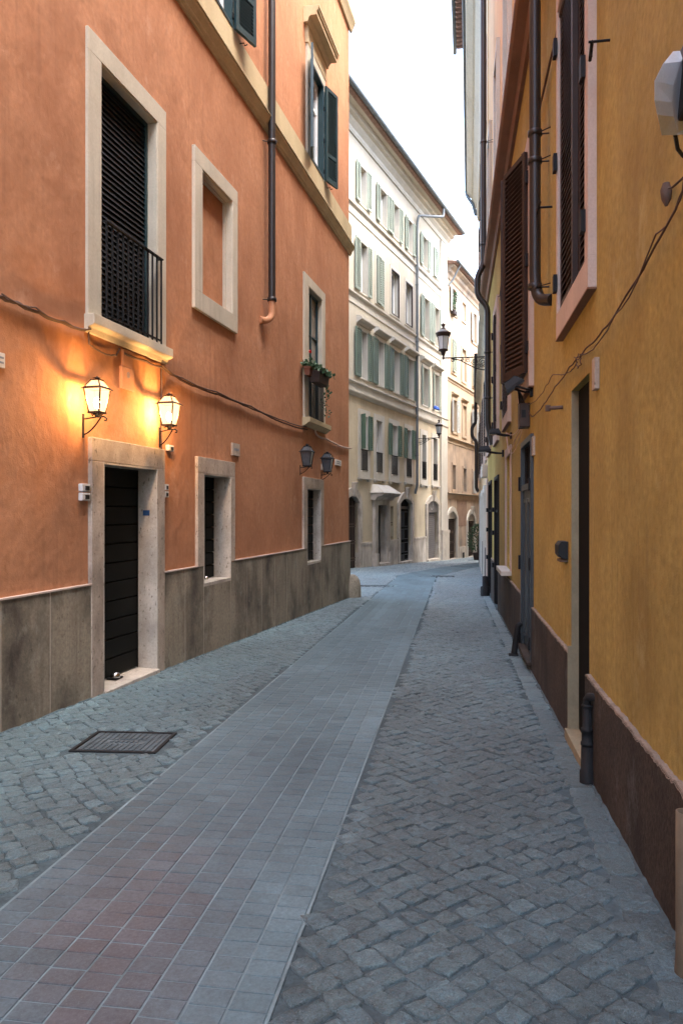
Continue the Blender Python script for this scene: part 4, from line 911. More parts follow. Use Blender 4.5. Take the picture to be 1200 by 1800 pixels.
a_ = F.U(931); b_.box(a_, a_+.25, 0, .12, r_[2], r_[3]); part('box', b_, 'bronze', root, bevel=.006); b_ = MB(); b_.box(a_-.006, a_-.001, .05, .10, r_[2]+.11, r_[2]+.2); part('label_plate', b_, 'grey_pl', root)
b_ = MB()
for k in range(5): b_.tube([(a_+.05+.03*k, .06+.01*k, r_[3]), (a_+.08, .10+.02*math.sin(k*2), r_[3]+.08), (a_+.12-.02*k, .13, r_[3]+.17), (a_+.15, .2, r_[3]+.24)], .012, 6)
part('flex', b_, 'iron', root)
r_ = rect(F, 856, 853.5, 817, 838); b_ = MB(); b_.box(r_[0], r_[1], 0, .14, r_[2], r_[3]); solo('meter_box', b_, 'grey_stone', 'small grey meter box high on the far ochre wall', 'meter box', F, r_[0], 0, r_[2], bevel=.004)

# cast iron downpipe foot by the black door
ub = F.U(1031, .06); zb_ = g(4.6); root = thing('pipe_foot', 'cast iron drainpipe foot rising from the cobbles beside the black doorway', 'pipe foot', F, ub, .09, zb_)
z_t = F.Z(1030, 1240, .09)
b_ = MB(); b_.lathe((ub, .06, zb_-.05), [(.046, 0), (.046, .13), (.039, .135), (.036, .30), (.034, z_t-zb_-.24), (.040, z_t-zb_-.238), (.040, z_t-zb_-.22), (.034, z_t-zb_-.217), (.034, z_t-zb_-.15), (.038, z_t-zb_-.148), (.038, z_t-zb_-.135), (.029, z_t-zb_-.132), (.029, z_t-zb_+.02)], 16); part('pipe', b_, 'castiron', root)
b_ = MB(); b_.tube([(ub, .06, z_t-.05), (ub-.003, .06, z_t-.0), (ub-.02, .05, z_t+.02), (ub-.045, .03, z_t+.025), (ub-.07, .0, z_t+.02)], .026, 12); b_.lathe((ub, .06, z_t-.05), [(.031, 0), (.035, .003), (.035, .014), (.031, .017)], 14); part('elbow', b_, 'castiron', root)
# beige pipe at the right edge
ub = F.U(1212, .05); root = thing('vent_pipe', 'open beige pipe standing against the plinth at the right photo edge', 'pipe', F, ub, .05, g(2.6))
zt_ = F.Z(1200, 1412, .05); b_ = MB(); b_.lathe((ub, .065, g(2.6)-.03), [(.042, 0), (.036, .06), (.034, .1), (.034, zt_-g(2.6)+.03), (.028, zt_-g(2.6)+.03), (.028, zt_-g(2.6)-.05)], 16); part('pipe', b_, 'beige_pipe', root)
# small guard post against the wall
ub = F.U(909, .09); gz_ = F.gz(ub); b_ = MB(); root = thing('guard_post', 'short black post leaning against the brown plinth', 'post', F, ub, .1, gz_)
zt_ = F.Z(909, 1096, .09); b_.tube([(ub+.02, .14, gz_-.03), (ub, .09, zt_-.06), (ub, .085, zt_-.03), (ub-.005, .06, zt_-.005), (ub-.01, .03, zt_)], [.038, .038, .037, .032, .02], 12); part('post', b_, 'castiron', root)
b_ = MB(); b_.box(ub-.05, ub+.06, .08, .20, gz_-.03, gz_+.025); part('foot', b_, 'castiron', root, bevel=.004)
# ring on the white door surround near the far end: dark boot
ub = F.U(853.5, .12); gz_ = F.gz(ub); b_ = MB(); b_.lathe((ub, .14, gz_-.03), [(.11, 0), (.11, .25), (.07, .27), (.07, .5), (.001, .52)], 12)
solo('pipe_foot', b_, 'castiron', 'far black drainpipe foot at the end of the ochre wall', 'pipe foot', F, ub, .14, gz_)

# emergency lamp at the top right: silver shell on a dark box with a pale conduit
u, z = F.px(1186, 165, .16); root = thing('security_light', 'silver faceted lamp shell with dark rear box at upper right edge', 'lamp', F, u, .1, z)
def T2(x, y, w): q = F.px(x, y, w); return (q[0], w, q[1])
sh = MB()
A_ = [T2(1182, 90, .20), T2(1164, 112, .27), T2(1149, 142, .31), T2(1149, 176, .31), T2(1154, 202, .29), T2(1162, 238, .24), T2(1182, 238, .18), T2(1190, 215, .12), T2(1196, 120, .10)]
B_ = [T2(1206, 88, .14), T2(1196, 108, .18), T2(1182, 150, .22), T2(1180, 180, .22), T2(1184, 205, .20), T2(1190, 236, .16), T2(1206, 236, .12), T2(1214, 215, .08), T2(1216, 120, .07)]
n = len(A_); sh.add(A_+B_, [(i, (i+1) % n, n+(i+1) % n, n+i) for i in range(n)]+[tuple(range(n-1, -1, -1)), tuple(range(n, 2*n))]); part('shell', sh, 'silver', root, bevel=.01)
bx_ = MB(); u2, z2 = F.px(1196, 165, .16); bx_.box(u2-.30, u2+.015, .05, .17, F.Z(1196, 212, .16), F.Z(1196, 92, .16)); part('rear_box', bx_, 'bronze', root, bevel=.012)
cd = MB(); uc = F.U(1199, .06); cd.tube([(uc, .02, F.Z(1197, 285, .06)), (uc, .02, F.Z(1197, 720, .06))], .008, 10); part('conduit', cd, 'pink', root)
cd.v = []; cd.f = []; cd.sm = []; cd.tube([T2(1186, 238, .15), T2(1190, 262, .10), T2(1200, 275, .03), T2(1207, 262, .03)], .007, 6); part('flex', cd, 'iron', root)
P_ = [T2(1170, y, .03) for y in (322, 335, 350, 362)]; root = thing('cable_anchor', 'small rusty cable anchor on ochre wall below the silver lamp', 'anchor', F, P_[0][0], .03, P_[0][2])
an = MB(); an.tube(P_, [.014, .024, .020, .006], 8); part('plate', an, 'rust', root); an = MB(); an.tube([T2(1174, 331, .05), T2(1180, 330, .04), T2(1200, 312, .03)], .005, 5); part('wire', an, 'rust', root)

# ---------------------------------------------------------------- pale orange building beyond, right side
F = FB; L_ = (38-19.5)*1.0149; root = thing('pale_orange_building', 'tall pale orange building beyond the ochre one with cream cornice', 'building', F, 0, 0, -.5)
zt_ = 18.3; bh = []
for u in (1.2, 4.6, 8.0, 11.4, 14.8):
    for z in (3.2, 8.3, 12.6): bh.append((u, u+1.1, z, z+2.1))
bh += [(2.6, 4.2, -1.6, 2.2), (7.5, 8.9, -1.6, 2.2), (12.0, 13.2, -1.6, 2.2)]
part('wall', facade(0, L_, -1.6, 16.6, bh, rd=.2, D=6), 'b_wall', root)
for i_, h in enumerate(bh):
    if h[2] > 0:
        w = part('window', surround(MB(), (h[0]-.16, h[1]+.16, h[2]-.16, h[3]+.16), h, -.01, .05, bottom=True), 'pink', root); q = MB(); q.box(h[0], h[1], -.3, -.19, h[2], h[3]); part('pane', q, 'darkin', w)
        part('shutter', louver(h[0], .02, h[2], h[3], .54, .05, pitch=.09), 'brown', w)
    else:
        w = part('door', surround(MB(), (h[0]-.2, h[1]+.2, h[2], h[3]+.2), h, -.01, .06), 'white_stucco', root); q = MB(); q.box(h[0], h[1], -.3, -.15, h[2], h[3]); part('leaf', q, 'blackwood', w)
b_ = MB(); b_.box(L_+1.5, L_+26, -22, -4.5, -3, 15.5); part('unseen_occluder', b_, 'b_wall', root)  # unseen block added to keep open sky light off the far street
b_ = MB(); b_.prism_u([(0, zc-.22), (.08, zc-.10), (.2, zc-.04), (.2, zc+.06), (0, zc+.09)], .4, L_); part('string_course', b_, 'beige', root)
for a, b in ((.3, 2.4), (4.4, 7.3), (9.1, 11.8), (13.4, L_+.02)): b_ = MB(); b_.box(a, b, 0, .03, -1.6, .55); part('plinth', b_, 'plinth_brown', root)
b_ = MB(); b_.prism_u([(-.3, 16.6), (.05, 16.6), (.12, 16.8), (.12, 17.2), (.3, 17.5), (.38, 17.55), (.38, 17.8), (.60, 18.0), (.62, 18.3), (-6, 19.5), (-6, 16.6)], 0, L_+.2); part('cornice', b_, 'cream', root)
b_ = MB(); b_.tube([(0, .66, 18.25), (L_+.25, .66, 18.25)], .06, 10); part('gutter', b_, 'grey_metal', root)
L2_ = (27.75-19.5)*1.0149; b_ = MB(); b_.prism_u([(-2, 18.7), (.55, 18.75), (.55, 19.0), (-2, 19.1)], -1.5, L2_); part('attic_wall', b_, 'cream', root)
b_ = MB(); k = 0
while k*.26 < L2_+1.2: u = -1.3+k*.26; b_.tube([(u, .3, 19.08), (u, .95, 18.98)], .085, 8); b_.box(u+.10, u+.15, .3, .93, 18.96, 19.0); k += 1
part('roof_tiles', b_, 'tile', root)
b_ = MB(); b_.tube([(-1.5, 1.02, 19.0), (L2_+.12, 1.02, 19.0)], .075, 10); part('gutter', b_, 'grey_metal', root)
uF = L_-.25; r1 = .085
pipe_thing(F, [(L_+.2, .66, 18.2), (L_+.1, .60, 17.9), (uF, .30, 17.3), (uF, .16, 16.7), (uF, .16, F.Z(838, 480))], r1*.9, 'grey_metal', 'grey gutter downpipe at the far right cornice corner')
def zf(y): return F.Z(842, y, .15)
pipe_thing(F, [(uF, .17, zf(480)), (uF, .17, zf(662)), (uF, .36, zf(675)), (uF, .36, zf(700)), (uF, .14, zf(712)), (uF, .14, zf(838)), (uF, .02, zf(846))], r1, 'pipe', 'thin brown drainpipe on the far corner behind the iron lamp arm')

# ---------------------------------------------------------------- shared pieces for the far facades
def green_leaf(win, h, m, lw, open_l=True, open_r=True, ang=.10, closed=False, z0=None):
    lwr, lw, ang = (lw[1], lw[0], .04) if isinstance(lw, tuple) else (lw, lw, ang); z0 = h[2] if z0 is None else z0
    if closed:
        lw = (h[1]-h[0])/2
        part('shutter', louver(h[0], .02, z0, h[3], lw, 0, pitch=.10, stile=.06, th=.05), m, win); part('shutter', louver(h[1], .07, z0, h[3], lw, math.pi, th=-.05, pitch=.10, stile=.06), m, win); return
    if open_l: part('shutter', louver(h[0]-.02, .04, z0-.02, h[3]+.02, lwr, math.pi-ang, th=-.05, pitch=.09, stile=.06), m, win)
    if open_r: part('shutter', louver(h[1]+.03, .04, z0-.02, h[3]+.02, lw, ang, th=.05, pitch=.09, stile=.06), m, win)

# ---------------------------------------------------------------- white building
F = FWh; UT = F.U; Uc = F.loc(-13.11+.4423*43.5, 43.5)[0]; Us = F.loc(-13.11+.4423*27.0, 27.0)[0]     # Uc is the far corner (u decreases away)
root = thing('cream_building', 'tall cream building with green shutters and heavy cornice across the bend', 'building', F, Us, 0, -1)
ue, us_ = Uc, Us
def row(cols, yt, yb, xr):                      # openings from pixel columns
    zt_, zb_ = F.Z(xr, yt), F.Z(xr, yb); return [(*srt(UT(a), UT(b)), zb_, zt_) for a, b in cols]
zA = F.Z(631, 295), F.Z(643, 369)
r5 = row([(631, 643), (666, 679), (690, 700), (715.5, 724), (741.5, 750), (760, 770)], 289, 369, 631); r5 = [(h[0], h[1], F.Z(643, 367), F.Z(631, 289)) for h in r5]
r4 = row([(631.5, 645), (660, 673), (686.5, 700.5), (712, 724), (744, 752.5), (762.5, 771)], 420, 420, 631); r4 = [(h[0], h[1], F.Z(645, 521), F.Z(631.5, 423)) for h in r4]
r3 = row([(632.5, 644.5), (662.5, 674), (690, 701), (715.5, 726), (742, 751), (762, 770)], 580, 580, 631); r3 = [(h[0], h[1], F.Z(644.5, 668), F.Z(632.5, 580)) for h in r3]
r2 = row([(633, 645), (660, 671), (686.5, 697.5), (713, 722), (740.5, 748), (760, 767.5)], 733, 733, 633); r2 = [(h[0], h[1], F.Z(660, 832), F.Z(660, 738)) for h in r2]
zs2 = F.Z(620, 683); zs5, zs4 = F.Z(622.5, 361), F.Z(622, 515); zs3 = F.Z(620, 669)
zgp = F.Z(700, 951)
# ground floor openings
def aopen(x0, x1, yapex, yspring, ybase):
    a, b = srt(UT(x0), UT(x1)); return a, b, F.Z(x1, ybase), F.Z(x1, yspring), F.Z((x0+x1)/2, yapex)
a1 = aopen(606, 629, 871, 884, 1000); a3 = aopen(701, 722, 876, 886, 985); a4 = aopen(749.7, 768, 880, 888, 981)
p2 = (*srt(UT(660), UT(675)), F.Z(660, 992), F.Z(660, 888)); s2 = (*srt(UT(685), UT(690.5)), F.Z(685, 951), F.Z(685, 890))
gh = [(a[0], a[1], -3, a[4]-.01, .14) for a in (a1, a3, a4)]+[(p2[0], p2[1], -3, p2[3], .2), (*s2, .15)]
rows = [h+(.3,) for r in (r5, r4, r3) for h in r]
zcor = F.Z(783, 432)
part('wall', facade(ue, us_, zs2+.02, zcor+.1, rows, D=9), 'cream', root)
r2h = [h+(.28,) for h in r2]
part('lower_wall', facade(ue, us_, zgp-.3, zs2, r2h+gh, D=.03, wf=.0, body=False), 'tan', root)
bk = MB(); bk.box(ue, us_, -9, -.8, -3, zs2); part('rear_wall', bk, 'tan', root)
# stone base
xs_ = [(us_, a1[1]+.35), (a1[0]-.3, UT(651)), (UT(683), a3[1]+.35), (a3[0]-.35, a4[1]+.3), (a4[0]-.3, ue-.02)]
for a, b in xs_:
    a, b = srt(a, b); n_ = max(1, round((b-a)/1.3)); bs = MB()
    for k in range(n_): bs.box(a+(b-a)*k/n_+.005, a+(b-a)*(k+1)/n_-.005, -.1, .06, -3, zgp); bs.box(a+(b-a)*k/n_, a+(b-a)*(k+1)/n_, -.1, .085, zgp+.001, zgp+.10)
    part('plinth', bs, 'grey_stone', root)
# pilaster at the far corner, full height
ps = MB(); a, b = ue-.02, UT(772.5); ps.box(a, b, 0, .10, zgp+.2, zcor-.1); pz = part('pilaster', ps, 'white_stucco', root)
pb = MB(); pb.box(a-.06, b+.08, 0, .20, -3, zgp+.2); pb.box(a-.09, b+.1, 0, .22, zgp+.201, zgp+.36); part('base', pb, 'grey_stone', pz)
# courses
cs = MB()
for z, d in ((zs5, .12), (zs4, .12)): cs.prism_u([(0, z-.45), (.03, z-.45), (.03, z-.12), (d*.6, z-.1), (d, z-.05), (d, z), (0, z)], ue-.12, us_)
cs.prism_u([(0, zs3-.62), (.05, zs3-.60), (.12, zs3-.52), (.14, zs3-.46), (.05, zs3-.44), (.05, zs3-.08), (.13, zs3-.05), (.13, zs3), (0, zs3)], ue-.14, us_)
part('string_course', cs, 'white_stucco', root)
# cornice
co = MB(); zc0 = zcor; ov = .92; zg = F.Z(812, 408, ov)
co.prism_u([(0, zc0), (.06, zc0), (.10, zc0+.10), (.10, zc0+.20), (.24, zc0+.34), (.26, zc0+.42), (.42, zc0+.46), (.44, zc0+.62), (.60, zc0+.72), (.62, zc0+.80), (.30, zc0+.84), (.30, zc0+1.30), (0, zc0+1.34)], ue-.32, us_); part('cornice', co, 'white_stucco', root)
fz = MB(); fz.box(ue-.25, us_, 0, .66, zc0+1.301, zg-.13); part('frieze', fz, 'cream', root)
ti = MB(); u = ue-.4
while u < us_: ti.tube([(u, .2, zg+.03), (u, ov-.04, zg-.06)], .075, 8); u += .19
ti.box(ue-.4, us_, .66, ov-.08, zg-.13, zg-.10)
part('roof_tiles', ti, 'tile', root)
rf = MB(); rf.prism_u([(ov-.1, zg+.02), (ov-.1, zg+.07), (-9, zg+3), (-9, zcor)], ue-.4, us_); part('roof', rf, 'tile', root)
gt = MB(); gt.tube([(ue-.45, ov+.03, zg), (us_, ov+.03, zg)], .11, 10); part('gutter', gt, 'grey_metal', root)
def win(h, m=None, sur=None, sash=True, mm='white_stucco', fr=.14, lw=None, closed=False, hood=False, ang=.12, ol=True, orr=True, curt=True, dark=False):
    w = part('window', surround(MB(), (h[0]-fr, h[1]+fr, h[2]-(fr if sur else .06), h[3]+fr), h, -.01, .035, bottom=True), mm, root)
    rv = MB(); rv.box(h[0]-.002, h[0]+.02, -.3, .034, h[2], h[3]); rv.box(h[1]-.02, h[1]+.002, -.3, .034, h[2], h[3]); part('reveal', rv, 'white_stucco', w)
    if dark: f_ = rectframe(MB(), h[0], h[1], h[2], h[3], .05, -.02, .045); part('shutter_frame', f_, 'brown', w)
    if not closed:
        s_ = rectframe(MB(), h[0]+.02, h[1]-.02, h[2], h[3], .07, -.28, -.22); um = (h[0]+h[1])/2; s_.box(um-.05, um+.05, -.275, -.215, h[2]+.07, h[3]-.07); part('sash', s_, 'white_paint', w)
        p_ = MB(); p_.box(h[0], h[1], -.36, -.26, h[2], h[3]); part('pane', p_, 'glass_b' if not curt else 'glass', w)
    else: p_ = MB(); p_.box(h[0], h[1], -.2, -.12, h[2], h[3]); part('backing', p_, 'darkin', w)
    lw = lw or (h[1]-h[0])/2
    if m: green_leaf(w, h, m, lw, ol, orr, ang, closed)
    if hood:
        z = h[3]+.22; hd = MB(); hd.prism_u([(0, z), (.05, z), (.10, z+.08), (.22, z+.12), (.26, z+.16), (.26, z+.24), (.08, z+.32), (0, z+.33)], h[0]-.42, h[1]+.42); part('hood', hd, 'white_stucco', w)
    return w
for k, h in enumerate(r5): win(h, 'sage', closed=(k == 5), lw=(.42, .44))
for k, h in enumerate(r4): win(h, None if k in (2, 3) else 'sage', closed=(k == 1), lw=(.58, .36), dark=k in (2, 3), curt=k not in (2, 3))
for k, h in enumerate(r3): win(h, 'green' if k < 4 else 'sage', hood=True, lw=(.66, .36) if k < 4 else (.22, .2), curt=k % 2 == 0)
for k, h in enumerate(r2):
    mm_ = 'vgreen' if k in (0, 2, 3) else None
    w = win(h, None, sur=True, fr=.26)
    if mm_:
        z0 = h[2]+.95; lw = .42
        part('shutter', louver(h[0]-.01, .05, z0, h[3]+.04, lw, math.pi-.03, th=-.05, pitch=.09, stile=.05), mm_, w); part('shutter', louver(h[1]+.01, .05, z0, h[3]+.04, lw if k else .24, (.03 if k else R(62)), th=.05, pitch=.09, stile=.05), mm_, w)
    bm_ = MB(); bm_.box(h[0], h[1], .02, .05, h[2]+.92, h[2]+.96); bm_.box(h[0], h[1], .02, .05, h[2]+.06, h[2]+.09)
    for q in range(8): u = h[0]+(h[1]-h[0])*(q+.5)/8; bm_.box(u-.011, u+.011, .024, .046, h[2]+.09, h[2]+.92)
    part('railing', bm_, 'iron', w)
    st = MB(); st.box(h[0]-.34, h[1]+.34, 0, .12, h[2]-.33, h[2]-.26); st.box(h[0]-.26, h[0]+.02, 0, .08, h[2]-.42, h[2]-.331); st.box(h[1]-.02, h[1]+.26, 0, .08, h[2]-.42, h[2]-.331); part('sill', st, 'white_stucco', w)
def arch_door(a, kind, rw=.30, key=True, F=F, root=root, m='trav_light', d=.14):
    u0, u1, zb_, zs_, za = a; uc, hw = (u0+u1)/2, (u1-u0)/2; inn = [(u0, zb_)]+arc(uc, hw, zs_, za-zs_)+[(u1, zb_)]; out = [(u0-rw, zb_)]+arc(uc, hw+rw, zs_+.05, za-zs_+rw*.95)+[(u1+rw, zb_)]
    mb = MB(); mb.strip(inn, out, -d, .09); dr = part('arched_doorway', mb, m, root)
    cr = [(u0, za+.02)]+[(p[0], max(p[1], zs_)) for p in arc(uc, hw, zs_, za-zs_)]+[(u1, za+.02)]
    fl = MB(); ar = arc(uc, hw, zs_, za-zs_)
    for p, q in zip(ar[:-1], ar[1:]): fl.add([(p[0], -.02, p[1]), (q[0], -.02, q[1]), (q[0], -.02, za+.03), (p[0], -.02, za+.03), (p[0], -d, p[1]), (q[0], -d, q[1])], [(0, 1, 2, 3), (0, 4, 5, 1)])
    part('soffit', fl, m, dr)
    if key:
        k_ = MB(); k_.hexa([(uc-.09, .05, za-.05), (uc+.09, .05, za-.05), (uc+.09, .16, za-.05), (uc-.09, .16, za-.05), (uc-.16, .05, za+rw+.25), (uc+.16, .05, za+rw+.25), (uc+.16, .26, za+rw+.25), (uc-.16, .26, za+rw+.25)]); part('keystone', k_, m, dr, bevel=.03)
    w = -d+.02; lf = MB()
    if kind == 'grille':
        lf.box(u0, u1, w-.08, w-.03, zb_, za); part('leaf', lf, 'blackwood', dr); gr = MB(); H_ = zs_-zb_-.1
        for fz_ in (0, .13, .17, .40, .44, .66, .70, .98): gr.box(u0, u1, w-.02, w+.005, zb_+H_*fz_, zb_+H_*fz_+.035)
        for q in range(9): u = u0+(u1-u0)*(q+.5)/9; gr.box(u-.014, u+.014, w-.018, w+.003, zb_, za)
        part('grille', gr, 'rust', dr)
    elif kind == 'panel':
        lf.box(u0, u1, w-.08, w-.03, zb_, za); part('leaf', lf, 'blackwood', dr); pn = MB(); H_ = zs_-zb_-.25; um = (u0+u1)/2
        for (f0, f1) in ((.02, .13), (.17, .36), (.42, .62), (.66, .95)):
            for a_, b_ in ((u0+.06, um-.22), (um-.16, um-.03), (um+.03, um+.16), (um+.22, u1-.06)): rectframe(pn, a_, b_, zb_+H_*f0, zb_+H_*f1, .035, w-.03, w-.01)
        pn.box(u0, u1, w-.03, w+.02, zs_-.25, zs_-.12); part('panelling', pn, 'bluedoor', dr)
    else:
        z = zb_+.1
        while z < zs_-.4: lf.prism_u([(w-.05, z), (w-.02, z+.02), (w-.02, z+.09), (w-.05, z+.11)], u0, u1); z += .115
        lf.box(u0, u1, w-.08, w-.05, zb_, zs_-.35); part('roller_shutter', lf, 'greydoor', dr)
        sg = MB(); ar = arc(uc, hw-.01, zs_, za-zs_-.01); sg.prism_w([(u0+.01, zs_-.4)]+ar+[(u1-.01, zs_-.4)], -.06, -.02); part('sign_panel', sg, 'greydoor', dr)
        em = MB(); uu, zz_, rr = uc+.0, (zs_+za)/2-.12, .26
        for q in range(20):
            if q in (4, 5, 11): continue
            t0, t1 = 2*math.pi*q/20, 2*math.pi*(q+.8)/20; r0_, r1_ = rr-.03, rr
            em.add([(uu+r0_*math.cos(t0), -.018, zz_+r0_*math.sin(t0)), (uu+r1_*math.cos(t0), -.018, zz_+r1_*math.sin(t0)), (uu+r1_*math.cos(t1), -.018, zz_+r1_*math.sin(t1)), (uu+r0_*math.cos(t1), -.018, zz_+r0_*math.sin(t1))], [(0, 1, 2, 3)])
        em.lathe((uu, -.02, zz_-.001), [(.001, 0)], 3) if False else None
        part('emblem', em, 'white_pl', dr)
    st = MB(); st.box(u0-.1, u1+.1, -d, .14, zb_-.6, zb_+.02); part('step', st, 'trav_light', dr)
    return dr
arch_door(a1, 'grille'); arch_door(a3, 'panel'); arch_door(a4, 'roller')
# portal with sloping hood
pr = part('doorway', surround(MB(), (p2[0]-.42, p2[1]+.42, p2[2], p2[3]+.25), p2, -.2, .14), 'grey_stone', root, bevel=.01)
pm = MB(); z = F.Z(660, 868, .4); 
pm.box(p2[0]-.35, p2[1]+.35, 0, .20, p2[3]+.251, z-.25); pm.prism_u([(0, z-.25), (.22, z-.25), (.30, z-.12), (.55, z-.05), (.60, z), (.60, z+.06), (0, z+.06)], p2[0]-.6, p2[1]+.6); part('entablature', pm, 'grey_stone', pr)
pm = MB(); a, b = p2[0]-.65, p2[1]+.65; pm.hexa([(a, 0, z+.061), (b, 0, z+.061), (b, .64, z+.061), (a, .64, z+.061), (a+.25, 0, z+.46), (b-.25, 0, z+.46), (b-.35, .16, z+.41), (a+.35, .16, z+.41)]); part('hood', pm, 'white_stucco', pr)
pm = MB(); pm.box(p2[0], p2[1], -.3, -.2, p2[2], p2[3]); part('leaf', pm, 'blackdoor', pr)
pm = MB(); pm.box(p2[0]-.1, p2[1]+.1, -.4, .3, p2[2]-.6, p2[2]+.04); part('step', pm, 'trav_light', pr)
pm = MB()
for sx in (p2[0]-.5, p2[1]+.18): pm.box(sx, sx+.32, .0, .24, -3, p2[2]+.5)
part('base_block', pm, 'grey_stone', pr)
pm = surround(MB(), (s2[0]-.08, s2[1]+.08, s2[2]-.08, s2[3]+.08), s2, 0, .03, bottom=True); sw = part('window', pm, 'tan', root); q = MB(); q.box(s2[0], s2[1], -.2, -.14, s2[2], s2[3]); part('pane', q, 'darkin', sw)
q = MB()
for f_ in (.1, .45, .52, .95): q.box(s2[0], s2[1], -.03, -.01, s2[2]+(s2[3]-s2[2])*f_, s2[2]+(s2[3]-s2[2])*f_+.03)
part('grille', q, 'rust', sw)
# its downpipe
uP = UT(732.5, .12); zj = F.Z(766, 348, ov)
root_p = pipe_thing(F, [(uP-2.1+.0, ov, zg-.02), (uP-2.1, ov, zg-.55), (uP, .2, F.Z(732.5, 376, .2)), (uP, .13, F.Z(732.5, 392, .13)), (uP, .13, F.Z(732.5, 855, .13)), (uP+.03, .02, F.Z(732.5, 868, .1))], .07, 'grey_metal', 'long grey drainpipe down the cream facade', [(uP, .13, F.Z(732.5, y_, .13)) for y_ in (500, 600, 722, 800)])
# blue cloth on the sill
u, z = F.px(766, 719, .2); cl = MB(); r = random.Random(4)
pts = [(u-.26, .10, z-.02), (u+.26, .10, z-.02), (u+.30, .35, z-.06), (u-.28, .36, z-.05), (u-.22, .14, z+.18), (u+.18, .12, z+.20), (u+.20, .30, z+.14), (u-.2, .28, z+.16)]; cl.hexa(pts)
solo('cloth', cl, 'bluecloth', 'bundle of blue cloth on a third floor window sill', 'cloth', F, u, .1, z, bevel=.06)

# ---------------------------------------------------------------- faded orange building
F = F3; UT = F.U; a_end = F.loc(-13.11+.4423*62, 62)[0]; u_a = ue-.03
root = thing('faded_orange_building', 'lower faded orange building beyond the cream one with worn plaster', 'building', F, u_a, 0, -2)
ze = F.Z(783, 470)
def W3(xa, xb, xr, yt, yb): return (*srt(UT(xa), UT(xb)), F.Z(xr, yb), F.Z(xr, yt))
A3 = [W3(793, 800, 793, 505, 548), W3(811, 817.5, 811, 530, 561), W3(830, 836, 830, 549, 600), (UT(858), UT(852), *W3(830, 836, 830, 549, 600)[2:])]
B3 = [W3(793, 800.5, 793, 596, 652), W3(811, 818, 811, 612, 668), W3(829.5, 836, 829.5, 630, 678), (UT(858), UT(852), *W3(829.5, 836, 829.5, 630, 678)[2:])]
C3 = [W3(795, 801, 795, 702, 758), W3(812, 818.5, 812, 712, 765), W3(830, 836, 830, 722, 774), (UT(858), UT(852), *W3(830, 836, 830, 722, 774)[2:])]
D3 = [W3(794, 799.5, 794, 817, 860), W3(813, 818, 813, 823, 864), W3(830, 836, 830, 828, 867)]
z1_, z2_, z3_ = F.Z(783, 660), F.Z(783, 766), F.Z(783, 865)
g1 = aopen(785, 801, 899, 911, 981); g2 = aopen(820.5, 833, 903, 915, 977)
oh = [(g1[0], g1[1], -4, g1[4]-.01, .12), (g2[0], g2[1], -4, g2[4]-.01, .12)]
part('wall', facade(a_end, u_a, z2_, ze, [h+(.2,) for r in (A3, B3, C3) for h in r], D=9), 'third', root)
part('lower_wall', facade(a_end, u_a, -4, z2_-.02, [h+(.25,) for h in D3]+oh, D=.03, body=False), 'third_low', root)
bk = MB(); bk.box(a_end, u_a, -9, -.8, -4, z2_); part('rear_wall', bk, 'third', root)
c = MB()
for z, d, h_ in ((z1_, .10, .22), (z2_, .14, .34), (z3_, .18, .38)): c.prism_u([(0, z-h_), (.03, z-h_), (.04, z-.1), (d, z-.05), (d, z), (0, z+.02)], a_end, u_a)
part('string_course', c, 'third', root)
c = MB(); c.prism_u([(0, ze-.55), (.06, ze-.5), (.10, ze-.3), (.22, ze-.2), (.26, ze-.05), (.48, ze+.08), (.50, ze+.15), (0, ze+.2)], a_end, u_a); part('cornice', c, 'third_low', root)
c = MB(); u = a_end
while u < u_a+.1: c.tube([(u, -.2, ze+.42), (u, .62, ze+.26)], .09, 8); u += .23
part('roof_tiles', c, 'tile', root)
c = MB(); c.prism_u([(.6, ze+.18), (.6, ze+.30), (-9, ze+3), (-9, ze)], a_end, u_a+.1); part('roof', c, 'tile', root)
c = MB(); c.tube([(a_end, .72, ze+.30), (u_a+.1, .72, ze+.30)], .08, 8); part('gutter', c, 'grey_metal', root)
c = MB(); c.tube([(u_a-.6, .70, ze+.25), (u_a-.45, .3, ze-.6), (u_a-.2, .1, ze-1.0)], .06, 8); part('gutter_arm', c, 'grey_metal', root)
c = MB(); c.prism_u([(.55, ze+.3), (-3, ze+.5), (-3, ze+1.3), (-.2, ze+1.0)], u_a-.35, u_a+.12); part('gable_coping', c, 'white_stucco', root)
def win3(h, kind, fr=.14, m='third'):
    w = part('window', surround(MB(), (h[0]-fr, h[1]+fr, h[2]-fr, h[3]+fr), h, -.01, .05, bottom=True), m, root)
    if kind == 'blind': q = MB(); q.box(h[0], h[1], -.14, -.08, h[2], h[3]); part('infill', q, 'third', w); return w
    q = MB(); q.box(h[0], h[1], -.3, -.18, h[2], h[3]); part('pane', q, 'glass' if kind != 'dark' else 'darkin', w)
    if kind == 'open': green_leaf(w, h, 'grey_sh', (h[1]-h[0])*.52, ang=.15)
    if kind == 'white': green_leaf(w, h, 'white_paint', (h[1]-h[0])*.52, ang=.15)
    if kind == 'closed': green_leaf(w, h, 'grey_sh', (h[1]-h[0])*.5, closed=True)
    if kind == 'sage': green_leaf(w, h, 'sage', (h[1]-h[0])*.5, closed=True)
    return w
for h, k in zip(A3, ('white', 'blind', 'white', 'white')): win3(h, k)
for h, k in zip(B3, ('sage', 'blind', 'sage', 'sage')): win3(h, k)
for h, k in zip(C3, ('open', 'blind', 'open', 'open')):
    w = win3(h, k); z = h[3]+.25; q = MB(); q.prism_u([(0, z), (.08, z+.02), (.16, z+.1), (.16, z+.16), (0, z+.2)], h[0]-.25, h[1]+.25); part('hood', q, 'third', w)
for h, k in zip(D3, ('dark', 'dark', 'closed')): win3(h, k, m='third_low')
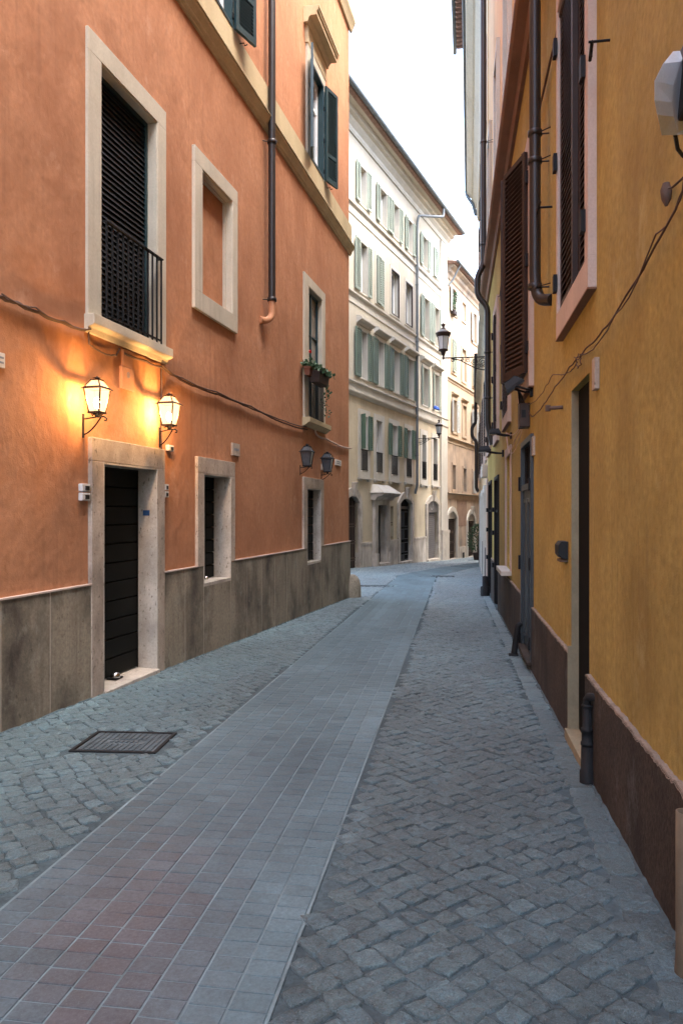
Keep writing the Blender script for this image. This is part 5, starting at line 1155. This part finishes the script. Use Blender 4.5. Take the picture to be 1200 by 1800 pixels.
arch_door(g1, 'grille', rw=.26, key=False, F=F, root=root, m='white_stucco', d=.12); arch_door(g2, 'grille', rw=.26, key=True, F=F, root=root, m='white_stucco', d=.12)
for gq, yy in ((g1, 912), (g2, 917)):
    q = MB(); ar = arc((gq[0]+gq[1])/2, (gq[1]-gq[0])/2-.01, gq[3], gq[4]-gq[3]-.01); q.prism_w([(gq[0]+.01, gq[3]-.02)]+ar+[(gq[1]-.01, gq[3]-.02)], -.09, -.04); part('tympanum', q, 'white_stucco', root)
q = MB(); a, b = srt(UT(802.5), UT(819)); q.box(a, b, 0, .012, F.Z(810, 925), F.Z(810, 880)); part('plaster_patch', q, 'brown_patch', root)
q = MB(); q.box(a-.02, b, 0, .05, -4, F.Z(810, 961)); q.box(UT(836.5)-3, UT(836.5), 0, .05, -4, F.Z(840, 961)); part('plinth', q, 'grey_stone', root)
q = MB(); a, b = srt(UT(811), UT(814.3)); q.box(a, b, .05, .056, F.Z(812, 981), F.Z(812, 971)); part('vent', q, 'darkin', root)
# vines at a top window
u, z = F.px(798, 540, .15); root = thing('potted_vine', 'green vine in a small trough at a top window of the faded orange building', 'potted plant', F, u, .1, z)
q = MB(); q.box(u-.35, u+.35, .05, .25, F.Z(797, 552, .15), F.Z(797, 546, .15)); part('trough', q, 'dark_pot', root)
q = MB(); r = random.Random(8)
for k in range(150):
    t = r.random(); c = Vector((u+r.gauss(-.05+.12*math.sin(t*5), .12*(1.2-t)), .15+r.gauss(0, .08), F.Z(797, 548, .15)+t*1.25)); v = Vector((r.gauss(0, 1), r.gauss(0, 1), r.gauss(0, 1))).normalized(); t1 = v.orthogonal().normalized()*.06; t2 = v.cross(t1)
    q.add([tuple(c+t1), tuple(c+t2), tuple(c-t1), tuple(c-t2)], [(0, 1, 2, 3)])
part('foliage', q, 'leaf', root)
# cypress-like shrub by the end of the street
Fp = Frame(7.95, 43.2, 1, 0); zq = g(43.2); root = thing('potted_shrub', 'dark spiky shrub in a pot at the far end before the arched doors', 'shrub', Fp, 0, 0, zq)
q = MB(); q.lathe((0, 0, zq), [(.22, 0), (.30, .4), (.32, .42), (.30, .44), (.26, .42)], 14); part('pot', q, 'dark_pot', root)
q = MB(); q.tube([(0, 0, zq+.4), (.02, 0, zq+1.3)], [.05, .03], 6); part('stem', q, 'brown', root)
q = MB(); r = random.Random(2)
for k in range(900):
    t = r.random()**.8; rad = .62*math.sin(math.pi*min(1, t*.85+.12))**.7; a = r.uniform(0, 2*math.pi); rr = rad*math.sqrt(r.random()); c = Vector((rr*math.cos(a), rr*math.sin(a), zq+.45+t*1.6)); d = Vector((math.cos(a)*.6, math.sin(a)*.6, r.uniform(.3, 1.2))).normalized()*r.uniform(.12, .22); s_ = d.cross(Vector((r.gauss(0, 1), r.gauss(0, 1), r.gauss(0, 1)))).normalized()*.022
    q.add([tuple(c-s_), tuple(c+d), tuple(c+s_)], [(0, 1, 2)])
part('foliage', q, 'leaf_far', root)

# ---------------------------------------------------------------- iron street lamps on scrolled arms
def street_lamp(F, u, z, L, label, sgn=1):
    root = thing('street_lamp', label, 'street lamp', F, u, 0, z, 'street lamps on scrolled iron arms')
    ar = MB(); ar.tube([(u, 0, z), (u, L, z)], .016, 8); ar.box(u-.03, u+.03, 0, .02, z-.42, z+.06)
    ar.tube([(u, .02, z-.33), (u, .12, z-.34), (u, .30, z-.30), (u, .55, z-.17), (u, .72, z-.07), (u, L-.2, z-.02)], .014, 6)
    def scroll(cw, cz, r0, turns=1.6, a0=0.0, s_=1):
        ar.tube([(u, cw+r0*(1-.75*k/18)*math.cos(a0+s_*turns*2*math.pi*k/18), cz+r0*(1-.75*k/18)*math.sin(a0+s_*turns*2*math.pi*k/18)) for k in range(19)], .009, 5)
    scroll(.13, z-.14, .12); scroll(.35, z-.11, .095, s_=-1); scroll(.52, z-.08, .065); scroll(.66, z-.045, .04, s_=-1); scroll(L-.24, z-.06, .055, a0=1.5); scroll(.13, z-.20, .07, s_=-1); scroll(.24, z-.23, .06)
    part('arm', ar, 'iron', root)
    ft = MB(); ft.lathe((u, L, z-.04), [(.02, 0), (.035, .02), (.035, .06), (.02, .09), (.045, .12), (.075, .21), (.13, .235), (.135, .26), (.12, .27)], 16); part('holder', ft, 'bronze', root)
    gl = MB(); gl.lathe((u, L, z+.225), [(.115, 0), (.165, .36)], 6, sm=False); part('glass', gl, 'frost', root)
    rb = MB()
    for k in range(6): q = 2*math.pi*k/6; rb.tube([(u+.119*math.cos(q), L+.119*math.sin(q), z+.225), (u+.170*math.cos(q), L+.170*math.sin(q), z+.585)], .008, 5)
    part('rib', rb, 'bronze', root)
    cp = MB(); cp.lathe((u, L, z+.56), [(.165, 0), (.18, .02), (.205, .09), (.21, .10), (.19, .105)], 16); part('collar', cp, 'bronze', root)
    cp = MB(); cp.lathe((u, L, z+.664), [(.19, 0), (.12, .06), (.07, .09)], 16); part('cap', cp, 'cap', root)
    cp = MB(); cp.lathe((u, L, z+.75), [(.07, 0), (.075, .02), (.035, .045), (.03, .07), (.055, .11), (.065, .135), (.03, .15), (.02, .17), (.001, .18)], 14); part('finial', cp, 'bronze', root)
u = FR.U(857.5); street_lamp(FR, u, FR.Z(857.5, 627), 1.16, 'nearer iron street lamp reaching out from the ochre wall')
u = FWh.U(731); street_lamp(FWh, u, FWh.Z(731, 771), 1.22, 'farther street lamp on the cream facade beside the grey drainpipe')
